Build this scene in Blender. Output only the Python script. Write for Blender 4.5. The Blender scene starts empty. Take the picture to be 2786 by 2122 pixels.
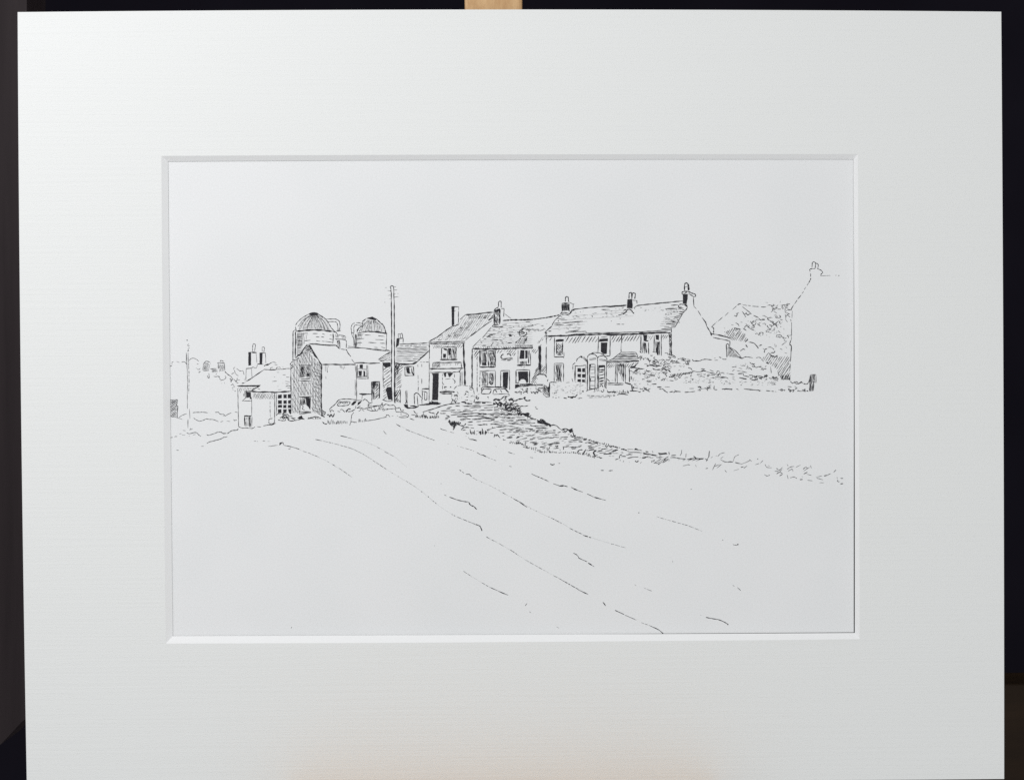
# Pen-and-ink village drawing in a white window mount, standing on a wooden easel.
import bpy, bmesh, math, random
from mathutils import Vector, Matrix

SC = bpy.context.scene
COL = SC.collection

# ------------------------------------------------------------------ frame of the picture
# Local frame of the picture: x right, y up in the board, z out of the board (metres).
# The board leans back 8 degrees on the easel.
PICT = Matrix.Translation((0, 0, 1.1)) @ Matrix.Rotation(math.radians(82), 4, 'X')

# ------------------------------------------------------------------ camera (in the picture's frame)
W, H, LENS, DIST = 2786.0, 2122.0, 38.0, 0.391
FPX = W * LENS / 36.0
PITCH, YAW, ROLL = -0.00927734, -0.01041992, -0.00608765
CAMR = (Matrix.Rotation(ROLL, 3, 'Z') @ Matrix.Rotation(YAW, 3, 'Y') @ Matrix.Rotation(PITCH, 3, 'X'))


def at(u, v, z=0.0):
    """Image pixel (u, v), cast from the camera, as a point on the plane z of the board."""
    d = CAMR @ Vector(((u - W / 2) / FPX, -(v - H / 2) / FPX, -1.0))
    k = (DIST - z) / -d.z
    return Vector((d.x * k, d.y * k, z))


cam = bpy.data.cameras.new('camera')
cam.lens = LENS
cam.sensor_width = 36
cam.clip_start = 0.01
cam.clip_end = 50
camo = bpy.data.objects.new('camera', cam)
COL.objects.link(camo)
camo.matrix_world = PICT @ (Matrix.Translation((0, 0, DIST)) @ CAMR.to_4x4())
SC.camera = camo

# ------------------------------------------------------------------ helpers


def empty(name, mat, label=None, cat=None):
    o = bpy.data.objects.new(name, None)
    o.empty_display_size = 0.05
    COL.objects.link(o)
    o.matrix_world = mat
    if label:
        o['label'] = label
        o['category'] = cat
    return o


def link(name, bm, mat, parent=None, smooth=False):
    me = bpy.data.meshes.new(name)
    bm.normal_update()
    bm.to_mesh(me)
    bm.free()
    me.materials.append(mat)
    if smooth:
        for p in me.polygons:
            p.use_smooth = True
    o = bpy.data.objects.new(name, me)
    COL.objects.link(o)
    if parent:
        o.parent = parent
    return o


def prism(bm, front, back):
    """closed solid between two point loops of equal length (front counter-clockwise seen from +z)"""
    a = [bm.verts.new(p) for p in front]
    b = [bm.verts.new(p) for p in back]
    bm.faces.new(a)
    bm.faces.new(list(reversed(b)))
    n = len(a)
    for i in range(n):
        bm.faces.new((a[(i + 1) % n], a[i], b[i], b[(i + 1) % n]))


def box(bm, x0, x1, y0, y1, z0, z1, bev=0.0, seg=2):
    r = bmesh.ops.create_cube(bm, size=1.0)
    for v in r['verts']:
        v.co = Vector((x0 + (v.co.x + .5) * (x1 - x0), y0 + (v.co.y + .5) * (y1 - y0), z0 + (v.co.z + .5) * (z1 - z0)))
    if bev:
        es = list({e for v in r['verts'] for e in v.link_edges})
        bmesh.ops.bevel(bm, geom=es, offset=bev, segments=seg, affect='EDGES', profile=.5)


# ------------------------------------------------------------------ materials


def material(name, rough=0.8, spec=0.3):
    m = bpy.data.materials.new(name)
    m.use_nodes = True
    nt = m.node_tree
    b = nt.nodes['Principled BSDF']
    b.inputs['Roughness'].default_value = rough
    b.inputs['Specular IOR Level'].default_value = spec
    return m, nt, b


def noise(nt, scale, detail, vec, rough=.5):
    n = nt.nodes.new('ShaderNodeTexNoise')
    n.inputs['Scale'].default_value = scale
    n.inputs['Detail'].default_value = detail
    n.inputs['Roughness'].default_value = rough
    nt.links.new(vec, n.inputs['Vector'])
    return n


def ramp(nt, fac, c0, c1, p0=0.0, p1=1.0):
    r = nt.nodes.new('ShaderNodeValToRGB')
    r.color_ramp.elements[0].color = (*c0, 1)
    r.color_ramp.elements[1].color = (*c1, 1)
    r.color_ramp.elements[0].position = p0
    r.color_ramp.elements[1].position = p1
    nt.links.new(fac, r.inputs['Fac'])
    return r


def coords(nt, scale=(1, 1, 1)):
    t = nt.nodes.new('ShaderNodeTexCoord')
    mp = nt.nodes.new('ShaderNodeMapping')
    mp.inputs['Scale'].default_value = scale
    nt.links.new(t.outputs['Object'], mp.inputs['Vector'])
    return mp.outputs['Vector']


def bump(nt, b, height, dist, strength):
    bp = nt.nodes.new('ShaderNodeBump')
    bp.inputs['Distance'].default_value = dist
    bp.inputs['Strength'].default_value = strength
    nt.links.new(height, bp.inputs['Height'])
    nt.links.new(bp.outputs['Normal'], b.inputs['Normal'])
    return bp


# mount board: laid (finely ribbed) off-white card
M_CARD, nt, b = material('laid_mount_card', .72, .25)
ribs = noise(nt, 1.0, 3, coords(nt, (14, 900, 900)), .6)
grain = noise(nt, 2600, 2, coords(nt))
mx = nt.nodes.new('ShaderNodeMath')
mx.operation = 'ADD'
nt.links.new(ribs.outputs['Fac'], mx.inputs[0])
nt.links.new(grain.outputs['Fac'], mx.inputs[1])
r = ramp(nt, grain.outputs['Fac'], (.785, .797, .793), (.855, .865, .862), .25, .75)
nt.links.new(r.outputs['Color'], b.inputs['Base Color'])
bump(nt, b, mx.outputs[0], .0002, .62)

# white core of the card, seen on the cut bevel
M_CORE, nt, b = material('card_core', .8, .2)
n = noise(nt, 1500, 2, coords(nt))
r = ramp(nt, n.outputs['Fac'], (.86, .865, .875), (.905, .91, .915))
nt.links.new(r.outputs['Color'], b.inputs['Base Color'])

# drawing paper: slightly cooler, fine tooth
M_PAPER, nt, b = material('cartridge_paper', .85, .2)
n = noise(nt, 1900, 3, coords(nt))
blot = noise(nt, 26, 2, coords(nt))
r = ramp(nt, n.outputs['Fac'], (.78, .788, .797), (.85, .856, .868), .25, .75)
hs = nt.nodes.new('ShaderNodeMixRGB')
hs.blend_type = 'MULTIPLY'
hs.inputs['Fac'].default_value = 1
r2 = ramp(nt, blot.outputs['Fac'], (.975, .98, .98), (1, 1, 1), .3, .6)
nt.links.new(r.outputs['Color'], hs.inputs['Color1'])
nt.links.new(r2.outputs['Color'], hs.inputs['Color2'])
nt.links.new(hs.outputs['Color'], b.inputs['Base Color'])
bump(nt, b, n.outputs['Fac'], .00008, .35)

# ink: blue-black, uneven where the nib skips on the paper tooth
M_INK, nt, b = material('black_ink', .6, .25)
n = noise(nt, 2400, 2, coords(nt))
r = ramp(nt, n.outputs['Fac'], (.006, .006, .010), (.075, .073, .085), .42, .8)
nt.links.new(r.outputs['Color'], b.inputs['Base Color'])

M_INKPALE, nt, b = material('pale_ink', .7, .2)
n = noise(nt, 1600, 2, coords(nt))
r = ramp(nt, n.outputs['Fac'], (.05, .05, .055), (.30, .30, .31), .3, .75)
nt.links.new(r.outputs['Color'], b.inputs['Base Color'])

M_INKGREY, nt, b = material('thinned_ink', .65, .2)
n = noise(nt, 2000, 2, coords(nt))
r = ramp(nt, n.outputs['Fac'], (.022, .022, .026), (.15, .15, .16), .35, .8)
nt.links.new(r.outputs['Color'], b.inputs['Base Color'])

M_BACK, nt, b = material('dark_backing_board', .9, .1)
n = noise(nt, 300, 3, coords(nt))
r = ramp(nt, n.outputs['Fac'], (.10, .096, .09), (.16, .155, .145))
nt.links.new(r.outputs['Color'], b.inputs['Base Color'])

# pale beech of the easel
M_WOOD, nt, b = material('beech_wood', .55, .35)
g = noise(nt, 1.0, 5, coords(nt, (260, 26, 260)), .6)
g2 = noise(nt, 420, 3, coords(nt, (1, .5, 1)), .6)
r = ramp(nt, g.outputs['Fac'], (.50, .29, .13), (.70, .46, .24), .3, .7)
r2 = ramp(nt, g2.outputs['Fac'], (.86, .80, .74), (1, 1, 1), .3, .55)
hs = nt.nodes.new('ShaderNodeMixRGB')
hs.blend_type = 'MULTIPLY'
hs.inputs['Fac'].default_value = 1
nt.links.new(r.outputs['Color'], hs.inputs['Color1'])
nt.links.new(r2.outputs['Color'], hs.inputs['Color2'])
nt.links.new(hs.outputs['Color'], b.inputs['Base Color'])
bump(nt, b, g.outputs['Fac'], .0003, .3)

M_WALL, nt, b = material('near_black_wall', .95, .05)
n = noise(nt, 9, 3, coords(nt))
r = ramp(nt, n.outputs['Fac'], (.0045, .0038, .007), (.011, .0095, .0155))
nt.links.new(r.outputs['Color'], b.inputs['Base Color'])

M_PANEL, nt, b = material('dark_brown_panel', .6, .2)
n = noise(nt, 1.0, 4, coords(nt, (60, 3, 60)), .6)
r = ramp(nt, n.outputs['Fac'], (.015, .0095, .0115), (.031, .0225, .025), .3, .7)
nt.links.new(r.outputs['Color'], b.inputs['Base Color'])

M_BROWN, nt, b = material('dark_brown_wood', .6, .15)
n = noise(nt, 1.0, 4, coords(nt, (4, 50, 50)), .6)
r = ramp(nt, n.outputs['Fac'], (.012, .006, .0025), (.024, .0125, .0055), .3, .7)
nt.links.new(r.outputs['Color'], b.inputs['Base Color'])

# ------------------------------------------------------------------ the picture: mount, sheet, backing
T = 0.0019          # thickness of the mount card
pict = empty('mounted_drawing', PICT,
             'white window mount holding a black pen drawing of a village street, standing on an easel', 'picture')


def edge(pts, n=24):
    """closed outline through corner/edge points, every side a gentle curve traced from image pixels, lens bow included"""
    out = []
    for side in pts:
        k = len(side)
        for i in range(n):
            t = i / n
            if k == 2:
                out.append((side[0][0] + t * (side[1][0] - side[0][0]), side[0][1] + t * (side[1][1] - side[0][1])))
            else:
                a, m, c = side
                # quadratic through a (t=0), m (t=.5), c (t=1)
                q = [2 * (t - .5) * (t - 1), -4 * t * (t - 1), 2 * t * (t - .5)]
                out.append(tuple(q[0] * a[j] + q[1] * m[j] + q[2] * c[j] for j in (0, 1)))
    return out


# counter-clockwise: left side down, bottom, right side up, top (right to left)
OUTER = edge([((48, 34), (57, 1080), (73, 2131)), ((73, 2131), (1400, 2127), (2732, 2118)),
              ((2732, 2118), (2730, 1080), (2724, 33)), ((2724, 33), (1390, 27), (48, 34))])
# front lip of the bevelled opening and its lip on the paper
LIPF = edge([((439, 425), (444, 1085), (451, 1750)), ((451, 1750), (1390, 1746), (2339, 1738)),
             ((2339, 1738), (2337, 1080), (2334, 420)), ((2334, 420), (1390, 421), (439, 425))])
LIPB = edge([((457, 440), (463, 1085), (470, 1730)), ((470, 1730), (1390, 1726), (2325.5, 1721)),
             ((2325.5, 1721), (2325, 1080), (2322, 434)), ((2322, 434), (1390, 435), (457, 440))])

bm = bmesh.new()
of = [bm.verts.new(at(u, v, 0)) for u, v in OUTER]
ob = [bm.verts.new(Vector((p.co.x, p.co.y, -T))) for p in of]
lf = [bm.verts.new(at(u, v, 0)) for u, v in LIPF]
lb = [bm.verts.new(at(u, v, -T)) for u, v in LIPB]
n = len(of)
for i in range(n):
    j = (i + 1) % n
    bm.faces.new((of[i], of[j], lf[j], lf[i]))
    bm.faces.new((lb[i], lb[j], ob[j], ob[i]))
    bm.faces.new((ob[i], ob[j], of[j], of[i]))
bmesh.ops.recalc_face_normals(bm, faces=bm.faces[:])
mount = link('mount_board', bm, M_CARD, pict)

bm = bmesh.new()
lf = [bm.verts.new(at(u, v, 0)) for u, v in LIPF]
lb = [bm.verts.new(at(u, v, -T)) for u, v in LIPB]
for i in range(n):
    j = (i + 1) % n
    bm.faces.new((lf[i], lf[j], lb[j], lb[i]))
bev = link('bevel', bm, M_CORE, mount)
bev['label'] = 'white bevelled cut edge of the window'

# the sheet lies behind the window; cut a hair short at its right and lower edge, where a dark slit shows
SHEET = [(430, 410), (450, 1085), (448, 1760), (900, 1760), (1500, 1726), (1800, 1723), (2322.8, 1719.5),
         (2322.8, 1400), (2323.2, 1080), (2323.2, 700), (2324.0, 410)]
ZP = -T - 0.0002
bm = bmesh.new()
fr = [at(u, v, ZP) for u, v in SHEET]
prism(bm, fr, [Vector((p.x, p.y, ZP - .0026)) for p in fr])
sheet = link('drawing_sheet', bm, M_PAPER, pict)
sheet['label'] = 'white sheet with a black pen drawing of a village street'

bm = bmesh.new()
x0, y0 = at(70, 2100)[:2]
x1, y1 = at(2715, 45)[:2]
box(bm, x0, x1, y0, y1, ZP - .0046, ZP - .0027)
link('backing_board', bm, M_BACK, pict)

# ------------------------------------------------------------------ the pen drawing
# tiles: origin and scale of the image crops, in pixels, in which the strokes were traced
s6 = 350 / 2206
TILE = dict(A=(450, 960, s6), B=(780, 830, s6), C=(780, 960, s6), D=(1100, 770, s6), E=(1100, 900, s6),
            F=(1400, 770, s6), G=(1400, 900, s6), H=(1650, 750, s6), I=(1650, 900, s6), J=(1950, 690, s6),
            K=(1900, 850, s6), L=(1150, 1060, s6), M=(1450, 1060, s6), N=(1750, 1150, 580 / 2206),
            O=(620, 1150, 580 / 2206), P=(1150, 1290, 580 / 2206), Q=(1550, 1300, 580 / 2206),
            U=(980, 750, 200 / 2206), V=(450, 900, 300 / 2206), R=(600, 1300, .2625))
MPX = (DIST - ZP) / FPX      # metres per image pixel on the sheet
# L w pts: stroke   C w pts: curved stroke   D w pts: broken stroke   F pts: inked-in area   P r pt: dot
# H w gap dx,dy pts [! x0,y0,x1,y1]: hatching   R w len n dx,dy pts: loose dashes   G w h gap pts: grass ticks
INK = '''
@ telegraph_pole_drawing|thin faint telegraph pole at the left edge of the sheet
#V
P 13 435,190
C 9 470,265 445,285 465,310 480,300
L 9 455,345 490,342
C 10 450,365 460,380 445,405 470,400
L 6 415,430 415,680
L 7 455,430 460,570 470,680
#A
L 7 365,0 370,200 380,500 375,780 378,960
D 8 398,200 405,420 400,700
L 7 412,960 420,1130
L 9 388,1140 385,1290
L 10 300,1328 345,1335
L 8 410,1320 465,1300
L 8 430,1290 425,1320
C 9 365,1365 400,1385 460,1375
C 12 460,1378 500,1362 545,1372
C 11 545,1375 570,1405 610,1430
L 9 240,1390 275,1380
D 8 80,1455 150,1440 200,1425
L 8 185,1440 200,1430
L 7 280,1405 340,1410
L 7 400,1430 420,1415
D 8 470,1408 520,1395
@ distant_house_drawing|faint house outline with a dark hatched opening, cut by the left edge of the window mount
#A
C 9 62,180 70,225 100,225 110,215
L 8 110,200 115,160 140,150
L 8 190,150 240,165
C 8 280,165 300,155 335,160 370,200
L 8 62,350 80,365 65,375
L 10 75,810 210,800
L 12 205,800 200,870 185,900 215,915 205,1010 205,1110
L 8 75,820 75,1105
L 10 75,1085 130,1100 205,1105
H 11 24 1,-.6 80,815 205,805 205,1100 80,1095
H 6 30 1,-.5 80,815 205,805 205,1000 80,950
C 8 235,1105 290,1070 370,1040
L 8 180,1105 290,1140
C 9 465,1025 520,1020 600,1020
C 9 600,1018 660,1018 730,1028
C 9 855,1020 905,1018 940,1050 1000,1055 1020,1080 1060,1060 1130,1025
L 8 985,1085 1020,1070
L 8 1190,1010 1240,1022
C 9 485,1115 530,1150 590,1170 650,1155 700,1132 760,1140 830,1145 910,1180
L 8 940,1188 990,1168
L 8 1050,1165 1110,1178
C 10 1170,1140 1185,1158 1225,1150
C 10 705,1400 745,1412 830,1385 900,1360 950,1355
C 14 950,1355 990,1380 1045,1380
C 13 1060,1385 1110,1350 1150,1330 1220,1325 1250,1300
C 11 710,1550 760,1525 840,1505 900,1488 950,1475 1010,1440
L 8 1010,1450 1065,1435
L 7 610,1600 660,1600
L 9 190,1665 230,1672
@ treetop_drawing|loose tree and distant chimney outlines above the faint left house
#A
C 8 405,130 440,100 475,92 510,100 550,125 570,145
L 10 390,185 400,215
L 10 540,190 565,195
L 7 525,255 535,270
C 8 545,280 575,285 600,265
C 8 580,350 578,325 605,322
L 8 655,175 640,300
C 11 665,180 680,155 710,145 765,160
L 15 665,182 745,185
L 8 765,165 770,195
L 8 755,200 740,310
H 10 17 .5,-1 650,195 740,190 720,300 650,305
L 13 650,310 735,300
L 10 770,275 880,272
H 8 14 1,-.9 780,285 890,280 900,330 800,340
L 17 890,178 920,168 1015,180
C 11 940,150 955,130 1000,150
L 11 905,185 905,270
L 11 1010,185 1020,310
H 7 14 .5,-1 910,190 1005,190 1000,290 910,280
L 14 930,290 945,310
H 9 18 .7,-1 850,390 960,260 1020,310 930,320
C 13 1020,320 1070,370 1120,400
L 10 1120,400 1160,450
C 9 715,390 730,420 750,430 745,350
C 10 830,400 860,410 900,400 920,420 930,400
C 8 930,430 945,460 1000,460 1040,420 1020,395
L 7 960,470 950,490
L 7 965,515 970,525
L 7 1010,505 1015,530
C 11 1110,430 1115,460 1150,455 1120,490 1135,495
C 9 1170,450 1200,480 1225,470 1210,500 1250,520
C 8 1180,345 1145,355 1140,370
C 7 1170,285 1175,255 1195,250
C 7 1180,290 1200,350 1250,400
C 8 1235,430 1230,455 1275,470
C 8 1220,270 1280,310 1330,305
L 7 1335,310 1350,380
L 7 1350,440 1355,480
L 10 1120,555 1165,535
C 9 1150,530 1190,590
L 9 1140,600 1175,590
P 10 1195,655
L 9 1150,620 1165,640
@ low_cottage_drawing|low cottage with thick dark eaves, two chimneys and a gridded window
#V
C 11 1745,410 1745,330 1755,270 1780,262 1800,280 1795,340 1785,410
F 1660,430 1715,425 1712,690 1660,700
L 24 1720,430 1825,440
L 8 1815,450 1830,640
C 11 1610,760 1660,755 1720,745 1750,725
C 9 1750,720 1780,740 1820,740 1840,680
L 18 1615,755 1720,750
L 9 1615,770 1610,1000
L 8 1725,760 1730,930
C 11 1930,330 1975,330 1980,370 1965,430
L 9 1935,340 1935,420
F 1885,440 1945,435 1935,670 1885,670
L 14 1925,440 2005,445
L 9 2000,450 2010,650
L 16 1840,665 1960,670
C 13 2000,690 2060,680 2110,640
#A
L 15 1690,285 1810,292 1900,288
L 10 1900,285 2010,280 2080,270
L 13 2080,268 2140,270
L 14 1690,290 1590,355 1480,435 1385,490
L 20 1310,522 1350,518
L 11 1355,515 1375,495
C 13 1690,225 1740,200 1790,190
L 11 1870,200 1920,205
L 10 1950,240 1975,260
C 7 1800,180 1840,160 1900,170
C 8 1800,280 1810,255 1840,250
C 9 1895,285 1910,255 1940,250
L 8 2010,240 2025,255
F 1225,565 1300,556 1500,555 1640,550 1600,578 1400,580 1260,580
L 20 1620,565 1540,610 1480,640
H 9 26 .45,-1 1250,600 1560,590 1440,640 1330,650 1300,690 1260,690
L 22 1370,660 1480,660 1600,672 1750,670 1880,678 2000,670 2150,660
H 8 24 .5,-1 1500,685 1860,690 1860,800 1500,790
L 9 1240,610 1245,800 1250,1050 1255,1270
L 8 1480,800 1480,1080
L 9 1485,1090 1480,1270
F 1380,670 1465,675 1470,760 1385,770
F 1450,765 1478,765 1478,795 1445,790
H 12 18 .1,1 1345,640 1390,640 1380,780 1345,740
L 8 1380,770 1315,825 1475,825 1475,790
L 11 1875,690 1875,1000 1870,1200
L 9 1905,700 1905,1060
F 1930,720 1995,715 1995,780 1930,780
F 2025,715 2080,715 2080,778 2025,778
F 2100,710 2150,708 2150,778 2100,778
F 1930,815 1998,812 1998,875 1930,875
F 2025,815 2080,812 2080,872 2025,872
F 2105,812 2150,812 2150,870 2105,870
F 1930,895 1998,890 1998,938 1930,940
F 2022,895 2075,890 2075,945 2022,945
F 2100,895 2150,890 2150,945 2100,945
F 1930,968 1990,965 1990,1030 1930,1035
F 2020,968 2080,965 2075,1020 2020,1025
F 2105,965 2152,965 2152,1060 2120,1030
D 8 1795,830 1795,950 1800,1100
C 11 1900,1075 1930,1045 1980,1045
C 9 2000,1050 2040,1030 2090,1050 2130,1085 2180,1080
C 12 1930,1150 2000,1160 2050,1160 2060,1130
C 13 1960,1120 2010,1090 2030,1070 2000,1130
C 12 2060,1120 2100,1110 2120,1130 2110,1150 2150,1165 2200,1165
S 11 40 10 1900,1050 2180,1070 2180,1160 1920,1160
C 10 1770,1160 1790,1130 1840,1125
C 10 1775,1170 1780,1210 1850,1210 1870,1180
L 22 1350,1080 1475,1080
L 18 1360,1085 1360,1250
L 24 1450,1085 1450,1270
H 9 20 .05,1 1375,1090 1440,1090 1440,1270 1375,1265
C 10 1260,1265 1320,1290 1380,1285 1480,1295 1535,1270
C 9 1570,1265 1640,1270
L 13 1680,1250 1760,1235 1820,1235 1890,1205
L 7 1910,335 1950,335
L 7 2010,378 2060,378
L 8 2070,415 2125,420
L 7 2050,485 2130,500
L 7 2060,525 2120,540
L 6 1830,490 1910,485
L 6 1860,415 1880,415
L 6 2010,520 2022,522
L 6 1920,575 1940,575
C 9 2060,580 2100,565 2150,570
C 9 2090,600 2150,605
L 7 1580,610 1630,630
L 6 1930,635 1990,630
L 12 2150,340 2150,660
@ silo_drawing|larger domed silo with a ladder and a bent pipe
#B
C 10 150,350 190,290 260,225 370,160
C 16 370,160 480,130 560,170 640,220
C 12 640,220 690,270 740,350 780,410 840,465
F 370,160 430,140 485,128 560,165 500,178 430,182
D 5 448,185 390,280 345,420
H 3 20 .12,1 230,260 360,170 600,180 700,300 760,430 200,420
H 4 26 0,1 165,470 300,470 260,700 180,860
D 5 466,185 440,300 430,412
D 5 474,185 490,300 500,412
D 5 488,185 545,295 580,418
D 5 502,180 600,290 655,428
D 5 508,175 640,280 720,432
D 5 428,178 320,255 230,415
C 5.5 430,175 330,240 240,350 215,420
C 5.5 440,180 360,260 300,350 280,420
C 5.5 450,185 400,280 370,350 355,415
C 5.5 460,185 430,290 420,360 415,410
C 5.5 470,185 470,300 475,410
C 5.5 480,185 510,290 530,410
C 5.5 490,180 550,280 600,420
C 5.5 500,175 590,270 670,430
C 5.5 510,170 620,260 735,430
C 5.5 420,170 280,260 190,370
D 7 445,185 380,300 320,420
D 7 485,190 530,300 565,415
D 7 505,180 610,300 640,425
D 6 435,180 345,290 300,425
D 6 455,180 420,260 385,415
D 6 495,190 570,300 615,425
D 6 512,185 650,300 705,435
D 6 425,175 310,250 250,385
H 5 16 .1,1 380,160 580,165 600,210 350,215
H 6 20 1,.03 180,480 300,470 260,880 170,880
L 26 175,450 300,437 450,427 600,432 780,452
L 13 780,450 840,465 870,500
L 14 150,370 165,460
L 9 105,470 100,950
C 9 105,470 125,440 150,430
L 20 150,460 155,600 150,750 145,900
L 5.5 120,470 118,930
L 16 795,490 800,560 790,660
L 9 840,500 850,560
L 10 180,550 260,545
L 10 270,490 360,480
L 10 445,490 530,490
L 10 610,492 655,505
L 10 740,510 770,520
L 10 180,610 270,615
L 10 300,612 410,605
L 10 500,545 560,548
L 10 590,545 640,550
L 10 730,575 790,595
L 10 505,610 575,625
L 10 600,620 650,625
L 10 660,625 780,640
L 11 170,680 280,675
L 11 180,735 240,735
H 6 30 0.02,1 180,480 380,480 300,680 180,700
C 11 670,245 760,240 850,245 900,280 915,340 905,430
C 10 700,290 780,285 840,290 870,330 880,430
L 18 855,440 925,440
@ silo_drawing|smaller domed silo with a curved pipe on its left
#B
L 18 1295,285 1360,240
F 1360,235 1400,215 1470,200 1545,240 1530,265 1480,255 1400,240
C 16 1540,240 1600,300 1650,340 1680,400 1700,475
C 5.5 1400,260 1320,340 1280,450
C 5.5 1420,265 1380,360 1350,450
C 5.5 1440,270 1420,360 1400,450
C 5.5 1460,270 1460,360 1455,445
C 5.5 1480,265 1500,350 1510,450
C 5.5 1500,265 1550,350 1570,455
C 5.5 1510,265 1600,350 1630,460
D 8 1390,265 1300,370 1240,460
D 6 1430,270 1400,360 1375,450
H 3 19 .05,1 1310,290 1400,240 1530,260 1640,340 1690,460 1230,460
H 4 24 0,1 1195,500 1290,490 1270,710 1195,700
D 6 1450,270 1440,360 1425,445
D 6 1490,270 1530,360 1545,450
D 6 1505,270 1580,350 1600,455
D 6 1412,265 1350,350 1315,455
L 11 1480,260 1500,295
C 10 1295,290 1300,340 1240,400 1200,470
L 15 1210,490 1300,465 1400,450
L 26 1400,452 1550,462 1720,488
L 11 1715,490 1705,770
L 26 1185,500 1190,600 1185,720
L 9 1150,480 1165,720
C 9 1150,480 1115,470 1110,440 1105,380 1130,325 1170,310
C 10 1195,308 1240,305 1290,320
C 9 1160,345 1210,345 1280,350
C 9 1170,350 1150,390 1155,480
C 9 1110,470 1130,540 1150,580 1150,700
C 9 1200,440 1240,390 1290,370
L 10 1210,520 1280,510
L 10 1340,515 1440,515
L 10 1570,525 1680,540
L 10 1190,580 1330,575
L 10 1520,590 1660,600
L 10 1190,650 1290,645
L 10 1400,640 1540,650
L 10 1600,655 1690,660
L 9 1500,725 1560,730
L 9 1620,720 1690,740
H 8 22 0,1 1215,490 1330,480 1300,530 1215,560
@ gable_house_drawing|house with a dark hatched gable end and two windows
#B
L 15 870,500 880,560
C 10 880,520 960,520 1015,545
L 9 945,520 955,570
L 9 975,525 985,580
L 9 1015,545 1000,600
L 13 830,580 960,590 1010,600
C 10 1010,600 1025,640 1020,740
H 12 20 .8,-1 850,590 910,600 905,750 870,700
L 11 905,600 915,750
L 9 370,660 500,665 650,680 860,690
L 11 400,670 540,680 700,695 870,695
C 16 850,695 880,725 905,750
L 10 930,755 1020,765
L 20 600,1020 750,1018 900,1020 1050,1020 1185,1018
L 28 380,680 430,760 490,870 540,930
L 24 540,930 570,990 600,1030
L 16 345,680 280,770 230,840 150,910
C 20 180,850 230,850 280,800
C 13 100,935 150,940 210,900
H 14 26 1,-.5 345,665 400,700 470,830 380,800 300,760
H 9 22 1,.7 345,670 420,740 450,850 240,850
C 11 55,1020 90,975 140,960
C 11 65,1010 95,1060 80,1090
L 10 70,1030 75,1300 75,1860
H 6.5 26 0.03,1 90,1000 340,760 560,1000 590,1040 590,1860 90,1860 ! 225,1030,425,1310 ! 225,1560,425,1870
H 6.5 54 .5,.9 90,1000 340,760 560,1000 590,1040 590,1860 90,1860 ! 225,1030,425,1310 ! 225,1560,425,1870
H 7 64 1,.4 450,880 560,1000 590,1040 590,1860 450,1860
L 22 600,1030 595,1250 590,1500
L 17 210,1035 420,1035
L 14 200,1290 240,1300 420,1300
L 13 430,1260 425,1300
L 15 240,1270 410,1260
L 10 200,1285 200,1310
L 9 235,1050 235,1250
L 9 405,1040 410,1250
H 15 17 .3,1 240,1050 300,1050 305,1250 240,1250
H 15 17 .3,1 340,1050 400,1045 400,1245 340,1240
F 340,1170 395,1170 395,1225 345,1215
F 250,1060 290,1060 270,1110 245,1120
L 9 310,1050 310,1230
L 9 330,1050 330,1230
#C
L 20 590,600 595,900 600,1050
L 22 215,755 330,765 435,745
F 330,770 415,770 405,980 375,930 335,890
H 14 18 .1,1 240,770 330,770 320,900 250,900
C 11 250,880 280,920 270,960 310,980
L 9 235,770 230,1000
L 15 205,1010 420,1010
L 15 210,1045 420,1025
L 10 205,1010 220,1045
F 180,1120 220,1090 260,1070 270,1110 310,1140 230,1140
C 14 360,1130 420,1110 490,1095 550,1105
L 16 540,1100 590,1125
G 11 28 20 370,1135 590,1135
C 10 0,1120 40,1160 90,1170 150,1155 235,1140
L 15 0,1110 30,1130
C 15 600,970 625,1000 660,1020 650,1060
C 15 590,1070 630,1090 650,1105
C 9 500,1000 560,1050 620,1070
H 12 22 .4,-1 595,980 655,1020 650,1100 590,1090
H 7 26 0,1 640,215 720,215 690,330 650,330
L 7 690,290 705,340
L 6 670,400 675,450
L 8 915,210 920,260
L 8 940,215 945,270
L 8 965,240 970,290
L 7 990,230 995,270
@ white_house_drawing|plain white house with a dark door and a bench between the gable house and the pole
#B
L 9 1040,740 1200,735 1400,745 1600,765 1780,790
L 10 1050,710 1200,725 1350,742 1500,770 1700,790
L 9 1680,770 1760,775
C 12 1020,760 1050,820 1100,885
L 12 1115,930 1160,990
L 18 1160,990 1300,990 1420,1000 1600,995
L 8 1175,1040 1185,1150
L 11 1195,1040 1200,1620
L 8 1175,1280 1175,1550
#C
L 11 1210,200 1215,440 1395,440
L 9 1390,210 1395,440
L 8 1370,210 1375,400
F 1250,205 1305,200 1305,270 1250,265
L 9 1215,275 1370,285
F 1230,310 1290,310 1285,395 1240,395
F 1315,310 1345,310 1345,395 1315,395
L 17 1215,408 1385,405
L 15 1395,400 1395,450
L 20 1450,500 1600,495
L 20 1590,500 1590,780
L 14 1455,500 1460,830
H 14 20 .3,1 1465,510 1580,510 1570,600 1465,640
H 14 28 .9,-1 1520,600 1585,580 1580,790 1510,800
L 16 1500,520 1495,800
L 12 1475,600 1478,800
F 1465,510 1530,505 1520,560 1470,600
L 24 1240,700 1310,712 1450,705
L 11 1295,720 1290,790
@ car_drawing|parked estate car beside the gable house
#C
C 12.88 730,970 770,930 820,890 880,820 900,805 1000,790 1100,795 1200,805
L 16.56 1200,815 1300,815
C 11.96 1310,820 1340,795 1380,820 1410,855 1440,860 1470,845
C 11.96 865,900 900,845 960,840 1080,840 1060,890 1000,905 900,910 865,900
C 10.12 900,880 940,850 980,870 1020,855 1050,860
F 1100,890 1150,830 1200,820 1190,850 1140,900
F 1220,850 1290,820 1260,870 1210,905
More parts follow.
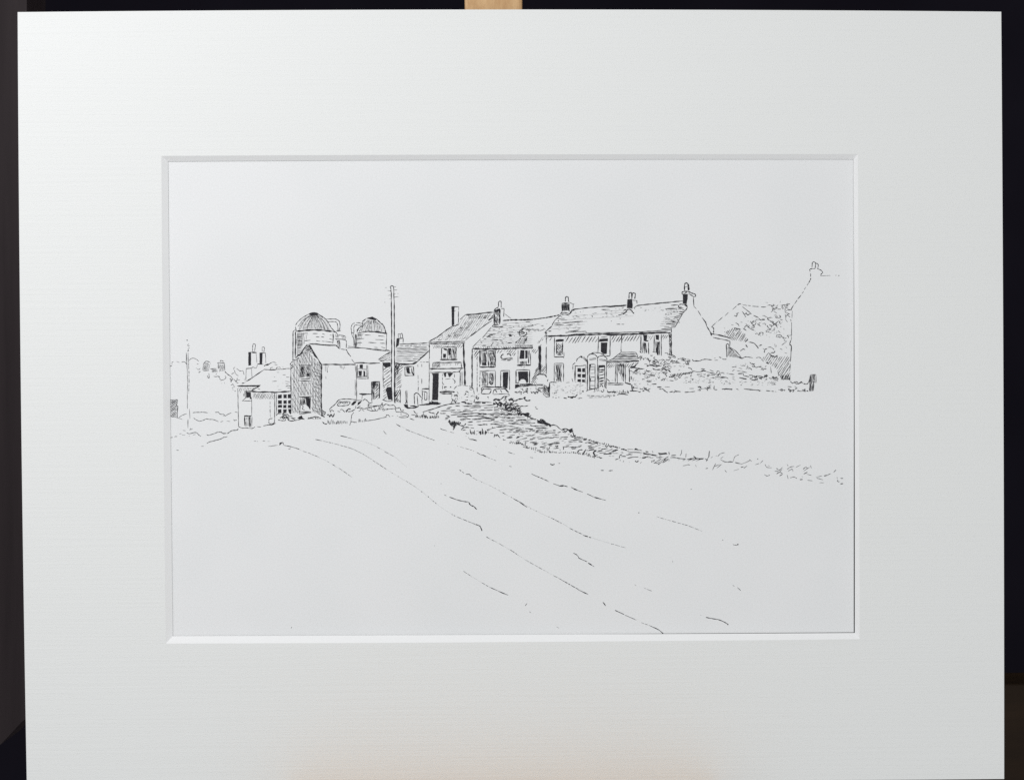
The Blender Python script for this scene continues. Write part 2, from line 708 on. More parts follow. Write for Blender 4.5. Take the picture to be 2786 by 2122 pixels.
C 11.96 740,975 745,1000 760,1020
C 11.04 740,990 780,985 810,1005
L 10.12 870,1000 920,1010
C 10.12 920,980 950,970 1000,1020
C 11.96 1010,1000 1060,960 1100,960
C 12.88 1050,1010 1110,1000 1170,970
C 15.64 1020,1020 1060,960 1090,970
L 8.28 1175,960 1190,900
@ hedge_drawing|scribbled low hedge and bank in front of the parked estate car
#C
C 11 1200,950 1260,940 1330,960 1380,940 1440,930
C 11 1440,935 1500,910 1560,905 1610,900 1640,860 1650,910 1700,880 1760,900 1840,900 1880,950 1940,940 1960,990 2010,980
C 9 1280,965 1330,1000
C 11 1410,980 1450,995 1560,990
C 10 1570,940 1640,960 1700,970 1780,960 1860,960 1880,1010 1960,1015
C 10 1960,1010 2030,1030 2070,1050 2090,1085 2030,1110 1920,1100
L 9 1960,1020 1960,1080
L 11 1970,1080 2060,1075
L 18 2050,890 2080,940 2206,945
L 15 2120,905 2206,908
F 2000,885 2040,880 2090,930 2060,950
C 10 1350,1165 1450,1155 1600,1125 1700,1100
C 10 1700,1110 1710,1070 1740,1065 1770,1100
L 9 1800,1085 1830,1080
L 11 1890,1080 1910,1085
C 9 1100,1190 1110,1090 1120,1060 1150,1020
C 11 1080,1240 1110,1180 1160,1190 1200,1190
C 15 615,1180 640,1210 690,1220
G 11 80 24 710,1225 1040,1215
G 9 55 22 1230,1195 1380,1175
C 15 690,1070 720,1060 740,1100 760,1050 790,1100 820,1035
F 1490,905 1560,900 1540,925 1500,925
L 12 2140,1060 2200,1065
L 11 2110,1125 2190,1150
S 10 40 14 1220,900 1640,880 1840,930 1700,990 1260,990
@ telegraph_pole_drawing|tall telegraph pole with short crossarms in front of the houses
#U
L 25 925,300 915,350 930,500 935,800 930,1100 935,1300 940,1677
L 23 1000,320 1010,500 1010,650 1020,800 1020,1000 1020,1200 1030,1500 1025,1677
L 23 925,300 1010,325
L 15 1010,345 1075,335
L 12 880,350 930,350
L 11 745,365 800,358
L 13 820,455 920,455
F 880,460 930,440 930,490
L 10 830,600 880,585 930,590
L 10 870,705 930,700
L 10 1010,432 1110,428
L 13 1010,545 1060,543
L 9 1110,540 1150,540
L 19 1010,650 1130,635
L 7 1130,635 1190,645
P 10 740,805
#B
L 16 1795,0 1800,400 1800,800 1795,1300 1800,1640
L 16 1845,0 1845,600 1850,1000 1850,1677
L 14 1858,980 1855,1450
#C
L 16 1850,800 1860,860
L 11 1800,600 1815,830
L 26 1855,300 1850,650 1855,840
@ hatched_cottage_drawing|cottage with a ruled slate roof and dark hatched wall behind the tall pole
#B
C 11 1570,940 1650,880 1780,800
H 9 24 1,-.45 1600,930 1790,800 1790,960 1620,970
L 15 1590,945 1660,970
F 1640,985 1780,985 1785,1050 1700,1080 1660,1040
H 13 42 1,-.75 1660,1080 1790,1060 1790,1400 1650,1400
L 10 1650,1000 1655,1400
#C
H 12 40 1,-.8 1660,580 1720,580 1720,800 1650,800
F 1715,590 1790,585 1805,800 1740,800 1700,640
L 13 1640,800 1720,830 1800,830
#B
L 11 1915,560 1910,495 1945,500 1950,560
C 11 1950,500 1980,490 1990,560
L 18 1885,575 2000,570
F 1885,580 1930,580 1920,690 1870,735
H 12 20 1,-.8 1890,580 1940,580 1930,680
L 10 2000,575 1995,650
L 11 1930,670 2206,665
H 11 32 1,-.8 1860,1020 2010,1010 1970,1200 1970,1420 1870,1430
H 16 22 .5,-1 1860,1010 1950,1000 1920,1180 1860,1220
#C
H 17 24 .6,-1 1860,640 1960,620 1950,680 1900,760 1950,850 1860,840
L 14 1950,630 1945,860
L 14 2025,240 2030,390 2190,390
L 14 2030,240 2160,235
F 2045,255 2105,250 2112,350 2060,340
L 20 2140,260 2150,330 2185,390
L 11 2170,235 2185,380
L 10 2050,355 2140,348
L 11 2040,650 2050,870
L 10 2060,640 2065,840
C 14 2035,870 2060,830 2070,870
L 11 2185,710 2195,880
L 15 2180,715 2206,712
#D
L 14 0,1045 200,1040 400,1030
D 11 -80,1073 0,1075 150,1072 400,1065
H 10 30 1,-.03 -147,1100 400,1090 425,1165 330,1240 220,1330 170,1370 -147,1350
L 26 -150,1375 -60,1390 30,1395 150,1390 220,1350
L 18 220,1350 330,1250 430,1160
H 12 20 1,-.8 220,1320 400,1180 340,1250
L 9 230,1400 235,1440
L 9 300,1390 300,1440
D 9 265,1355 420,1358
L 9 160,1430 165,1580
@ shop_drawing|village shop with a sign board, dark doorway and striped blind
#D
L 16 430,1000 560,930 720,810 820,740
L 14 955,630 1010,580 1050,545
L 22 1050,545 1250,535 1400,510 1520,505
L 11 1050,980 1130,910
L 18 1130,915 1190,870 1260,820
L 14 1260,820 1400,710 1500,650
L 22 1440,640 1520,590
F 808,410 860,405 855,720 815,730
L 18 808,408 935,410
L 10 935,410 930,470
L 11 930,480 925,600
L 12 930,600 925,710
L 9 860,480 880,475
C 15 815,740 870,735 930,710
L 13 410,1020 700,1010 1040,1000
L 14 420,1045 700,1042 1040,1035
H 13 24 .3,1 420,1020 1040,1003 1040,1035 420,1045
H 9 22 .6,-1 1090,560 1500,530 1420,620 1100,620
H 7 24 .6,-1 700,930 1100,640 1250,640 900,960
L 15 930,790 1000,760
L 9 740,790 790,770
C 9 750,880 770,920 800,900
L 14 760,915 790,910
L 11 640,920 660,890
C 10 870,930 875,900 910,880
L 12 940,910 990,880
L 12 1060,790 1080,755
L 11 1080,820 1120,790
L 9 830,870 870,850
L 11 1230,720 1260,700
L 8 1300,660 1330,640
L 18 1360,605 1400,590
H 14 16 1,-.8 1450,620 1530,540 1530,600
L 11 570,980 640,975
L 9 700,980 760,940
L 10 880,940 900,910
L 10 1000,960 1060,930
L 10 980,980 1010,955
L 9 820,740 790,800
H 3.5 34 .62,-1 450,1000 830,740 1060,560 1500,520 1480,640 1050,970
H 9 28 .7,-1 480,1060 1000,1050 1000,1120 900,1120 900,1085 640,1085 640,1120 480,1120
L 20 425,1050 430,1110
L 12 430,1110 430,1300
L 9 425,1300 430,1677
L 28 1015,1040 1025,1400 1030,1480
L 14 640,1110 635,1310
C 12 640,1110 670,1105 700,1100 800,1095 905,1105
F 665,1120 730,1125 730,1160 690,1150
F 665,1215 715,1215 710,1285 665,1285
L 9 740,1130 740,1300
F 750,1120 800,1115 790,1230 755,1240
H 13 19 .2,1 790,1115 885,1110 880,1300 760,1300
L 16 890,1110 885,1290
L 24 610,1315 910,1312
L 16 490,1365 700,1365 980,1360
L 16 970,1360 985,1450
L 14 430,1465 600,1468 800,1470 1010,1465
L 11 490,1370 490,1455
H 8 16 1,-1 500,1375 620,1375 620,1450 500,1450
L 8 645,1385 655,1410
L 8 668,1383 676,1406
L 8 690,1385 684,1408
L 8 712,1384 722,1406
L 8 740,1384 735,1406
L 8 765,1384 772,1406
L 8 800,1384 792,1408
L 9 880,1380 880,1410
L 9 910,1380 912,1410
L 9 915,1382 940,1384
#E
L 10 425,820 425,1210
L 28 1035,550 1040,940
L 14 440,655 700,650 1010,640
L 10 445,690 480,670
L 14 440,715 620,712 830,715
C 12 830,710 930,700 985,645
C 14 940,700 960,740 955,930
L 9 990,700 990,930
F 470,730 590,725 588,900 580,1150 575,1190 475,1190 485,900 490,780
L 12 470,1190 470,1220
F 470,1200 500,1215 570,1215 575,1190 575,1250 470,1240
L 18 430,1215 480,1240 630,1245
F 420,1225 560,1220 640,1248 420,1262
F 670,725 720,722 712,790 690,795
F 740,728 840,720 815,755 780,795 765,790
L 10 700,830 790,820
L 10 665,900 680,930
C 10 680,960 700,1000
L 14 680,965 730,960
P 12 795,965
L 9 715,990 715,1030
L 12 860,740 860,800
C 12 830,820 870,870 860,900
C 24 620,1060 640,1045 830,1045 850,1060
C 20 620,1070 700,1078 820,1075
D 9 655,740 655,1000
L 24 320,1265 620,1250
L 14 240,1275 420,1265
L 9 300,820 300,910
D 9 235,760 238,940
D 10 240,960 235,1060
C 14 165,1090 210,1065 250,1090 280,1130
L 11 170,1105 175,1260
L 10 220,1110 235,1290
C 10 280,1130 310,1160 300,1180 305,1260
L 20 305,995 425,995
L 11 305,1000 310,1150
L 11 345,1050 390,1055 385,1180 350,1185 345,1060
L 9 310,1040 370,1040
L 18 0,1290 60,1330 180,1320 250,1290
L 14 100,1290 220,1295
C 14 0,1280 50,1270 60,1320
@ bush_drawing|round dashed bush in front of the shop window
#E
D 13 850,1000 900,950 960,935 1050,940 1150,960 1190,1010
D 12 1190,1020 1200,1080 1215,1150 1190,1230
D 11 820,1090 810,1150 830,1200
L 12 900,1040 930,1080
L 11 1050,1050 1090,1045 1105,1070
L 9 1060,1140 1100,1130
L 12 1170,1100 1185,1120
L 9 1120,1190 1140,1215
C 13 820,1170 870,1220 900,1200
L 13 860,1180 880,1240
L 12 900,1150 920,1180
C 10 800,1240 830,1190
R 8 18 14 1,-.3 830,1090 1200,1060 1180,1220 850,1220
S 9 32 12 840,980 1180,980 1180,1210 850,1200
C 15 1245,1110 1235,1150 1260,1175 1275,1150 1245,1140
L 9 1260,1100 1290,1075
@ car_drawing|small hatchback parked in front of the middle cottage
#E
C 13.8 1315,1075 1340,1020 1370,1000 1490,1000
C 12.88 1490,1000 1460,1075 1320,1078
L 20.24 1330,965 1480,965 1690,968
C 12.88 1690,968 1760,1020 1790,1060
C 13.8 1330,1030 1320,990 1360,990
C 12.88 1520,1085 1545,1010 1640,1000
C 10.12 1645,1000 1720,1000 1780,1060
L 11.96 1650,1010 1670,1060
L 12.88 1560,1010 1590,1060
L 11.04 1530,1090 1760,1080
C 9.2 1760,1080 1800,1090 1790,1120
P 11 1435,1135
L 9.2 1435,1140 1445,1165
C 11.04 1660,1180 1700,1130 1780,1125
L 16.56 1200,1225 1320,1220
F 1320,1220 1400,1218 1390,1245 1340,1250
L 11.96 1400,1222 1500,1230
C 23.92 1530,1200 1570,1175 1620,1180 1640,1200
@ stone_cottage_drawing|middle cottage with a dappled stone tiled roof and six openings
#D
L 10 1170,1100 1310,960
L 10 1340,940 1400,870 1490,760
L 8 1500,750 1540,700
L 17 1690,648 1850,632 2000,632 2206,630
D 26 1690,645 1850,635 2000,632 2206,630
L 15 1615,330 1615,410
C 13 1615,330 1635,315 1660,325 1660,420
C 15 1540,470 1580,430 1615,420
L 12 1660,440 1710,440 1705,580
F 1540,470 1640,435 1640,475 1560,505
H 15 20 .3,1 1545,480 1640,460 1630,710 1535,730
L 22 1640,450 1635,710
L 20 1540,480 1540,720
L 22 1535,725 1620,715
L 9 1720,530 1830,610
C 15 1500,745 1600,755 1700,750
L 12 1680,720 1760,710
L 11 1790,770 1850,765
L 12 1800,840 1870,835
C 14 1780,885 1830,890 1800,910 1850,910
L 14 1770,1025 1850,1025
L 16 1480,985 1610,975
C 16 1420,930 1480,890 1520,890
C 14 1430,920 1490,920
L 11 1500,880 1550,885
L 11 1450,830 1480,810
L 16 1330,1078 1400,1072
L 11 1420,1095 1460,1090
L 11 1300,1000 1330,1010
L 11 1310,1030 1340,1020
C 9 1480,1090 1520,1020
L 9 1900,690 1960,690
L 9 2080,670 2160,665
L 9 1720,930 1740,932
P 7 1670,880
P 7 1890,910
H 3 40 1,-.04 1200,1090 1500,760 1700,680 2206,660 2206,1080
R 9 46 70 1,-.05 1350,920 1500,770 1900,700 2150,700 2150,900 1880,1060 1300,1080
C 16 1970,870 1980,830 2020,790 2080,780
C 12 2000,890 1975,900 1970,860
C 16 2030,800 2010,830 2060,850 2030,870
C 14 2080,800 2180,800
C 12 2000,880 2050,870
C 13 2090,840 2100,880 2060,900 2040,930
C 11 1990,920 2080,900
C 10 1900,1040 1960,980 2000,940
C 11 2040,1050 2080,980 2110,920
C 13 2060,970 2100,960 2080,1000
L 9 2080,1000 2110,1010
H 7 24 .6,-1 1920,1060 1990,950 2110,920 2060,1060
L 24 1165,1125 1330,1133 1600,1130 1900,1120 2206,1115
H 13 34 .6,1 1180,1095 2206,1080 2206,1110 1180,1125
H 8 16 .6,1 1900,1060 2206,1060 2206,1100 1900,1105
L 20 1165,1130 1160,1480
H 11 36 .7,-1 1190,1150 1300,1150 1240,1320 1190,1250
H 11 36 .8,-1 1570,1150 1920,1140 1900,1260 1840,1240 1800,1200 1700,1180 1600,1220
C 18 1650,1280 1670,1240 1700,1220
C 16 1650,1270 1690,1300 1780,1295 1860,1290
C 16 1760,1230 1800,1210 1830,1260
D 13 1660,1320 1780,1325 1860,1310
L 16 1290,1150 1295,1440
L 20 1290,1442 1560,1442
L 16 1560,1150 1560,1440
L 11 1310,1150 1310,1400
L 11 1435,1170 1440,1440
H 15 19 .15,1 1330,1180 1415,1170 1410,1420 1330,1420
H 15 19 .1,1 1445,1180 1545,1170 1550,1430 1450,1430
F 1335,1370 1405,1360 1410,1415 1335,1405
L 16 1320,1160 1420,1160
L 16 1440,1165 1550,1160
D 9 1250,1250 1248,1640
F 1990,1150 2060,1150 2055,1300 1975,1300
F 2072,1155 2115,1155 2115,1290 2075,1300
L 9 1950,1150 1950,1400
L 16 2140,1150 2130,1380
L 24 1930,1412 2170,1408
H 15 19 .1,1 1985,1340 2100,1335 2100,1400 1975,1400
L 11 2165,1200 2165,1400
L 9 2000,1440 2020,1430
L 9 2040,1450 2070,1440
#E
L 20 1165,640 1160,980
D 10 1248,800 1250,1050
L 11 1290,690 1560,680
L 12 1560,690 1560,960
D 11 1300,700 1290,960
H 13 18 .1,1 1330,720 1415,715 1410,930 1330,930
H 13 18 .15,1 1450,720 1525,715 1520,930 1455,920
L 16 1325,930 1420,940
L 11 1430,720 1430,950
C 18 1450,880 1490,920 1520,890
L 15 1320,710 1410,712
L 14 1520,720 1525,900
L 14 1655,685 1810,680
L 12 1655,690 1650,960
L 11 1805,690 1805,1010
F 1690,710 1785,705 1770,980 1740,990 1690,960
L 18 1915,680 1915,890
L 13 1920,670 2150,670
L 16 2150,675 2145,900
F 1950,700 2120,695 2125,880 2100,900 2070,830 1990,830 1960,880
C 9 1975,860 2010,820 2060,830 2090,860
L 16 1900,895 1970,890
F 1900,920 1960,915 1980,960 1900,990
G 13 40 22 1985,965 2200,940
L 14 1975,915 2206,912
#G
L 26 420,260 425,500 420,740
L 22 445,260 445,740
L 14 460,240 430,260
H 11 28 .8,-1 280,310 410,310 380,400 300,380
H 12 26 .8,-1 410,560 410,740 370,800 380,900 290,910 270,890
H 11 26 .8,-1 455,580 540,600 540,740 455,730
C 18 380,760 440,745 520,755 550,800
C 11 375,800 395,830
L 11 560,870 575,830
L 18 520,750 550,790
L 11 90,930 500,920
G 13 38 24 95,960 490,940
H 16 18 .5,1 515,930 580,960 590,1130 530,1100 510,1000
L 18 600,890 595,1135
L 14 510,930 515,1080
L 11 490,940 490,1080
L 20 580,960 595,1130
C 9 490,1080 540,1130 590,1135
C 16 0,1050 60,1060
C 14 60,1060 90,1040 130,1060
C 14 150,1070 180,1040 220,1060
C 13 270,1040 310,1060
C 13 330,1040 350,1080 370,1050
L 12 390,1080 395,1040
L 9 400,980 470,990
L 9 380,1010 450,1020
R 9 40 8 1,-.1 60,980 480,960 480,1000 100,1010
S 12 36 10 0,1000 470,990 470,1070 0,1080
@ long_house_drawing|long house with three chimneys and hatched shade under its eaves
#F
D 24 200,630 360,620 470,605 600,585 770,550
L 13 200,630 360,620 470,605 600,585 770,550
L 16 970,460 1200,430 1500,405 1780,390 1920,380
L 16 2100,385 2206,375
L 12 780,560 690,640 640,730
L 18 640,740 570,800 520,850
F 505,850 560,845 545,880
L 15 600,770 640,740
L 16 580,830 630,825
L 9 560,880 530,910
H 10 26 .6,-1 370,1040 560,840 560,900 420,1040
R 9 40 34 1,-.05 60,720 560,680 520,840 200,860
L 11 240,800 290,805
L 11 330,800 420,800
L 10 430,820 500,800
L 11 260,735 330,730
L 26 550,915 700,908 850,905 1000,897 1300,885 1500,878
L 24 1500,878 1800,880 2206,875
L 10 960,885 1220,865
L 10 1240,860 1600,850 2206,845
C 15 870,320 875,250 895,235 920,250 925,325
L 14 815,350 930,345
L 12 930,330 1015,370
L 16 1000,375 1020,360
L 10 1005,380 1000,440
H 17 18 .1,1 820,360 940,355 935,480 815,480
H 12 26 1,.1 820,360 940,355 935,480 815,480
L 16 815,350 815,500
L 16 935,360 935,490
L 14 810,500 780,540
C 14 800,520 870,510 940,530
C 16 940,530 980,480 1025,465
L 16 980,500 940,540
C 14 780,550 800,580
C 12 800,545 880,540 940,560
C 15 800,580 820,585
L 12 740,615 860,610
L 11 790,640 900,635
P 11 750,650
L 12 680,695 780,685
L 12 820,685 960,675 1170,655
L 11 680,720 850,715
L 11 890,720 1000,715
L 13 1070,695 1110,690
L 9 1080,715 1110,720
L 9 910,785 930,800
L 11 920,830 1110,810
L 13 1080,780 1130,775
L 11 870,850 1000,840 1220,830
L 14 1225,830 1230,870
R 9 44 36 1,-.06 960,490 1900,430 1900,560 1000,620
R 8 34 14 1,-.06 680,700 1100,690 1050,830 640,820
P 10 1335,575
L 12 1490,455 1620,455
L 9 1360,520 1410,515
L 9 1090,590 1130,590
L 9 1550,510 1590,520
D 8 1750,708 1880,708
P 8 1810,610
P 6 1660,655
H 3 52 1,-.06 640,760 800,590 1900,440 2100,560 1300,620 1100,830 580,840
H 13 44 .65,-1 860,920 1430,905 1430,1010 880,1040
H 13 44 .65,-1 1650,900 2150,890 2140,990 1660,1020
H 11 46 .65,-1 560,930 680,925 640,1000 560,980
F 710,975 780,960 845,965 840,1000 700,1010
H 14 22 .5,-1 725,1040 820,1030 820,1230 720,1230
L 16 720,1020 720,1220
L 16 825,1010 820,1220
L 12 685,930 680,1260
L 16 680,1268 845,1268
L 18 840,1270 845,1290
L 9 845,1180 850,1260
L 14 730,1225 800,1235
L 12 545,920 545,1050
L 15 545,1095 540,1250 545,1560
L 12 1440,910 1430,1200
L 14 1640,910 1635,1250
F 1460,960 1600,950 1600,1000 1440,1010
F 1480,1020 1590,1020 1580,1215 1520,1220 1480,1180
L 12 1550,1255 1635,1252
L 11 1480,930 1590,925
L 16 1835,900 1838,1030
L 9 1830,1030 1825,1130
L 11 2165,900 2160,1160
#G
L 11 680,560 840,560
L 11 680,565 680,870
L 11 840,565 840,870
H 14 19 .12,1 700,590 810,590 810,880 710,880
L 13 700,590 815,590
#H
L 16 0,535 100,535 340,515
L 17 520,515 700,495 900,475 1310,435
L 24 0,1020 300,1010 600,1000 900,980 1100,980
L 11 0,990 300,975 600,965 900,945 1110,930
L 9 550,985 1050,960
C 15 385,400 390,310 410,295 430,300 435,400
C 15 435,400 445,310 470,300 495,320 485,400
F 360,410 440,400 440,560 350,560
L 18 435,410 440,570
L 12 440,420 530,430
L 10 520,430 525,480
L 14 480,540 525,520
C 18 200,680 280,660
C 16 290,600 340,580
C 20 280,660 330,630 350,590
C 18 350,590 400,580 430,600
C 16 430,590 450,630 475,650
L 16 265,548 300,548
C 16 470,550 490,570
L 9 230,740 240,740
L 9 150,630 170,630
L 9 210,575 240,580
C 18 1340,260 1340,160 1360,130 1395,140 1415,200 1410,260
L 18 1395,140 1400,250
L 14 1345,195 1385,190
C 16 1290,295 1320,275 1400,270
C 16 1395,275 1440,290 1490,310 1525,320
C 14 1525,320 1530,350 1505,365
C 13 1410,310 1460,340 1500,365
C 13 1290,300 1310,320 1380,285
F 1310,325 1395,315 1390,400 1375,490 1310,480
F 1320,490 1360,490 1390,510 1390,545 1350,520
C 14 1240,500 1290,490 1320,500
C 16 1240,540 1300,545
C 14 1235,510 1250,560 1320,560
L 14 1110,510 1230,500
L 16 1010,570 1200,565
L 14 1300,590 1340,590
C 14 1390,540 1360,590 1310,640
L 12 1490,370 1500,530
L 12 1500,530 1545,570
L 14 1570,605 1620,690
L 14 1640,720 1700,800 1720,870
C 14 1720,870 1770,950 1810,1010
L 14 1250,620 1335,625
L 14 1240,660 1310,655
L 12 1200,690 1290,685
L 11 1160,720 1260,720
L 16 1210,750 1240,770
L 11 1110,780 1180,785
L 14 1230,800 1260,802
L 12 1090,800 1210,800
L 11 1020,830 1180,830
L 12 1100,855 1180,855
L 16 1110,885 1180,885
L 12 940,920 1110,905
L 9 990,885 1080,880
L 11 1310,640 1240,770 1170,890
H 3.5 34 1,-.06 900,900 1050,560 1280,540 1330,620 1160,890
L 14 1110,890 1115,980
R 9 34 44 1,-.1 1000,560 1250,560 1150,800 1000,830
R 8 34 12 1,-.08 560,540 1000,500 950,620 560,610
L 15 1070,990 1085,1080 1075,1140
L 16 1110,990 1115,1380
H 15 18 .4,1 1075,1000 1115,1000 1115,1380 1075,1370
#I
F 630,70 700,70 690,170 640,180
L 14 590,80 595,350
L 14 630,190 620,380
L 14 660,200 690,380
L 14 720,200 725,400
L 16 650,200 650,390
L 16 675,210 678,380
C 14 570,350 600,380
L 14 660,180 720,170
F 840,70 900,70 900,160 850,150
L 14 820,80 815,360
L 14 850,180 850,380
F 870,190 900,190 890,420 865,410 855,330
L 12 910,180 905,420
L 12 940,60 940,430
H 11 30 .7,-1 710,90 810,80 780,170 730,160
H 11 30 .7,-1 950,70 1060,60 1040,130 960,150
L 16 790,360 840,370
@ porch_drawing|gabled bay with six dark panes left of the phone box
#G
C 11.9 1060,530 1080,480 1140,435
F 1130,430 1160,430 1165,460 1140,465
L 12.75 1160,450 1250,540
L 10.2 1180,440 1260,530
L 11.9 990,590 1040,545
L 11.9 1030,600 1120,605 1230,590
L 20.4 1040,610 1035,860
D 14 1000,600 1000,700
L 10.2 985,820 1000,880
F 1080,640 1140,640 1140,710 1075,705
F 1160,645 1210,640 1210,710 1160,705
F 1080,740 1140,740 1135,800 1080,795
F 1155,745 1215,740 1210,805 1160,805
F 1080,830 1140,830 1135,885 1075,870
F 1155,835 1205,835 1205,885 1155,880
L 9.35 1240,600 1250,700
L 10.2 1030,870 1060,885
L 7.65 1220,600 1220,900
@ phone_box_drawing|old fashioned telephone box with a domed top
#G
L 15.3 1245,460 1255,700 1245,1030
C 13.6 1250,460 1260,430 1300,400 1370,405 1410,440 1425,470
C 11.9 1300,400 1360,375 1450,380 1520,410
C 11.9 1420,470 1450,440 1520,435 1570,460 1590,500
L 13.6 1500,400 1560,440
L 11.9 1425,470 1420,980
L 11.9 1580,480 1570,980
L 8.5 1290,480 1395,470 1395,490 1290,500 1290,480
L 8.5 1460,485 1560,500 1560,520 1460,505 1460,485
L 17 1285,570 1290,1000
L 11.9 1380,575 1380,1000
L 12.75 1290,575 1380,575
L 7.65 1300,620 1380,622
L 7.65 1300,665 1370,660
L 8.5 1300,730 1380,728
L 8.5 1300,792 1380,795
L 8.5 1290,860 1375,860
L 11.9 1290,940 1380,940
F 1285,820 1312,810 1302,880
F 1285,575 1312,575 1305,650
L 15.3 1445,590 1440,980
L 13.6 1545,590 1550,980
F 1450,590 1545,590 1540,625 1450,635
L 20.4 1455,675 1540,665
L 18.7 1455,712 1535,695
L 18.7 1455,765 1535,745
L 20.4 1450,822 1535,802
L 20.4 1455,872 1530,852
L 17 1460,912 1530,897
C 11.9 1460,960 1490,930 1520,970
L 13.6 1240,1025 1350,995 1450,985
L 17 1230,1040 1250,1020
F 1275,980 1345,990 1280,1003
L 11.9 1370,1000 1380,1040
L 11.9 1350,1045 1380,1045
L 10.2 1410,1000 1420,1040
L 10.2 1440,1000 1450,1040
C 11.9 1480,1020 1500,1050 1530,1030 1525,1000
L 11.9 1550,960 1580,990
@ garden_wall_drawing|low stippled garden wall and dark weeds left of the phone box
#G
C 14 600,890 650,880 690,885 720,885
L 9 880,890 940,885
R 9 30 60 1,-.05 620,900 1220,900 1200,1020 1000,1090 630,1110
C 16 840,1150 900,1160
C 18 910,1130 960,1140 1000,1130 1050,1140
F 950,1130 1010,1120 1000,1160 960,1160
C 16 1040,1130 1080,1090
L 14 1100,1150 1160,1155
L 12 1080,1160 1120,1165
C 16 1160,1040 1180,1050
F 1150,1040 1180,1020 1185,1050
L 12 1110,1080 1150,1070
P 9 660,1140
P 9 710,1150
P 9 760,1140
D 12 1240,1110 1400,1115 1640,1110
D 9 1270,1145 1640,1135
@ porch_roof_drawing|tiled lean-to porch with posts right of the phone box
#I
L 11 250,370 500,370
L 11 250,300 250,370
L 13 215,405 510,400
L 14 190,430 510,428
L 14 160,455 530,450
L 13 110,485 540,480
L 13 50,515 545,510
L 18 0,540 300,540 560,515
C 12 500,370 520,400 545,480
L 12 0,530 110,480 250,370
H 11 30 .8,-1 10,560 150,560 150,620 10,650
H 11 30 .8,-1 330,560 520,545 400,640 340,640
L 12 160,560 150,880
L 14 180,560 185,900
L 18 295,570 290,870
L 14 320,570 325,900
H 10 20 .1,1 195,570 290,570 280,870 200,700
H 17 18 .3,1 195,560 300,560 300,620 200,620
L 13 20,895 300,905
L 11 20,920 290,930
F 310,880 420,905 420,930 330,905
L 16 390,640 395,720 395,880
F 400,620 480,600 500,640 420,645
L 20 550,540 500,590 480,630
L 18 435,920 440,1030
L 16 400,1030 540,1035
C 16 540,1035 560,1055
G 11 55 26 20,1065 380,1075
C 16 30,1060 100,1045 170,1060
L 16 180,1100 220,1085 300,1085 370,1100
D 14 10,1110 160,1110
L 10 40,1140 60,1145
L 10 0,820 60,870
L 9 90,850 120,855
@ hedge_drawing|scribbled tall hedge between the long house and the garden wall
#I
C 11 560,450 590,460 580,510
C 11 620,460 640,500 630,480
L 11 640,480 680,462
L 11 710,480 720,500 740,520 740,570
C 12 790,520 850,500 870,520
C 14 780,545 870,540 900,555
C 22 690,605 750,590 800,600 850,610 910,600
C 18 780,590 820,570 880,600 910,590
L 18 950,635 1000,630 1050,620
C 15 490,640 560,645 620,655
C 11 500,665 600,655 650,650
C 15 680,670 700,690 750,690
C 16 790,640 830,665 930,665
C 18 940,655 1000,660 1060,670
C 15 940,690 980,660 1040,690
L 14 950,710 1050,712
L 20 1060,670 1100,710
L 26 1090,530 1180,520
C 11 1120,560 1180,545 1270,560
C 12 1120,410 1160,430 1190,460
C 11 1150,420 1140,450 1180,465
C 11 1220,485 1280,475 1310,485
C 13 1330,475 1370,490
L 9 1380,510 1420,535
C 13 1470,490 1500,520 1560,510
C 12 1500,520 1600,515 1650,495 1720,490 1810,500
L 11 1850,505 1910,505
L 11 1850,470 1870,470
C 11 1930,450 1970,465
C 11 1990,475 2010,490 2060,487
C 11 1020,490 1040,500 1090,490 1085,440
C 12 1000,380 1050,390 1060,420
L 11 1310,580 1335,565
L 9 1260,600 1270,625
L 9 1150,610 1180,605
R 9 34 44 .8,-.4 620,470 1050,450 1300,560 1350,690 1150,690 1050,640 700,570
#K
L 10 800,880 820,878
C 10 880,855 930,890 970,880
C 11 960,920 990,945 1040,930 1100,950
P 12 1110,985
C 10 580,1010 620,980
L 10 690,955 750,965
R 8 26 10 .8,-.3 560,880 1100,880 1200,1000 640,960
S 9 34 10 560,880 1100,880 1200,1000 640,960
#I
S 11 40 22 540,400 1060,440 1160,560 1100,690 700,580 560,520
S 10 34 14 1100,450 1400,480 1500,600 1200,660
@ stone_wall_drawing|dry stone garden wall running right to a square post
#I
C 12 1400,630 1450,650 1470,680
L 14 1470,685 1560,705 1620,705
L 22 1620,700 1660,680 1710,695
L 14 1710,700 1760,715
L 14 1760,715 1870,740 1860,760 1790,755
L 13 1890,740 1900,690 1930,690 1940,740
L 13 1950,720 2015,720 2015,745
L 16 2060,730 2090,732
L 13 2100,740 2190,750
L 12 1620,650 1690,655
L 11 1770,670 1840,700
H 15 22 .7,-1 1100,740 1300,720 1480,700 1460,740 1310,760 1280,790 1080,800
L 16 1300,740 1400,720 1490,710
C 15 1070,790 1130,795 1160,780
L 14 1080,850 1150,860
L 16 1860,795 1950,795
L 22 1950,800 2050,800
L 14 2050,795 2090,820
L 16 1550,750 1640,745
L 11 1340,800 1400,800
L 11 1570,780 1600,785
R 9 34 75 1,-.3 430,690 1060,700 1060,860 430,880
R 8 34 44 1,-.1 1300,820 2206,800 2206,900 1300,900
S 11 34 20 430,700 1060,720 1060,860 430,880
S 10 30 16 1080,780 1500,720 2200,760 2200,820 1100,850
S 12 34 10 1560,960 1900,960 1900,1010 1560,1020
S 12 32 8 430,960 760,960 740,1050 430,1020
R 9 30 16 1,-.3 430,900 880,900 800,1020 450,1000
L 16 780,915 860,910
L 12 700,905 720,925
L 12 640,960 660,1000
C 16 640,980 680,1010 740,1045
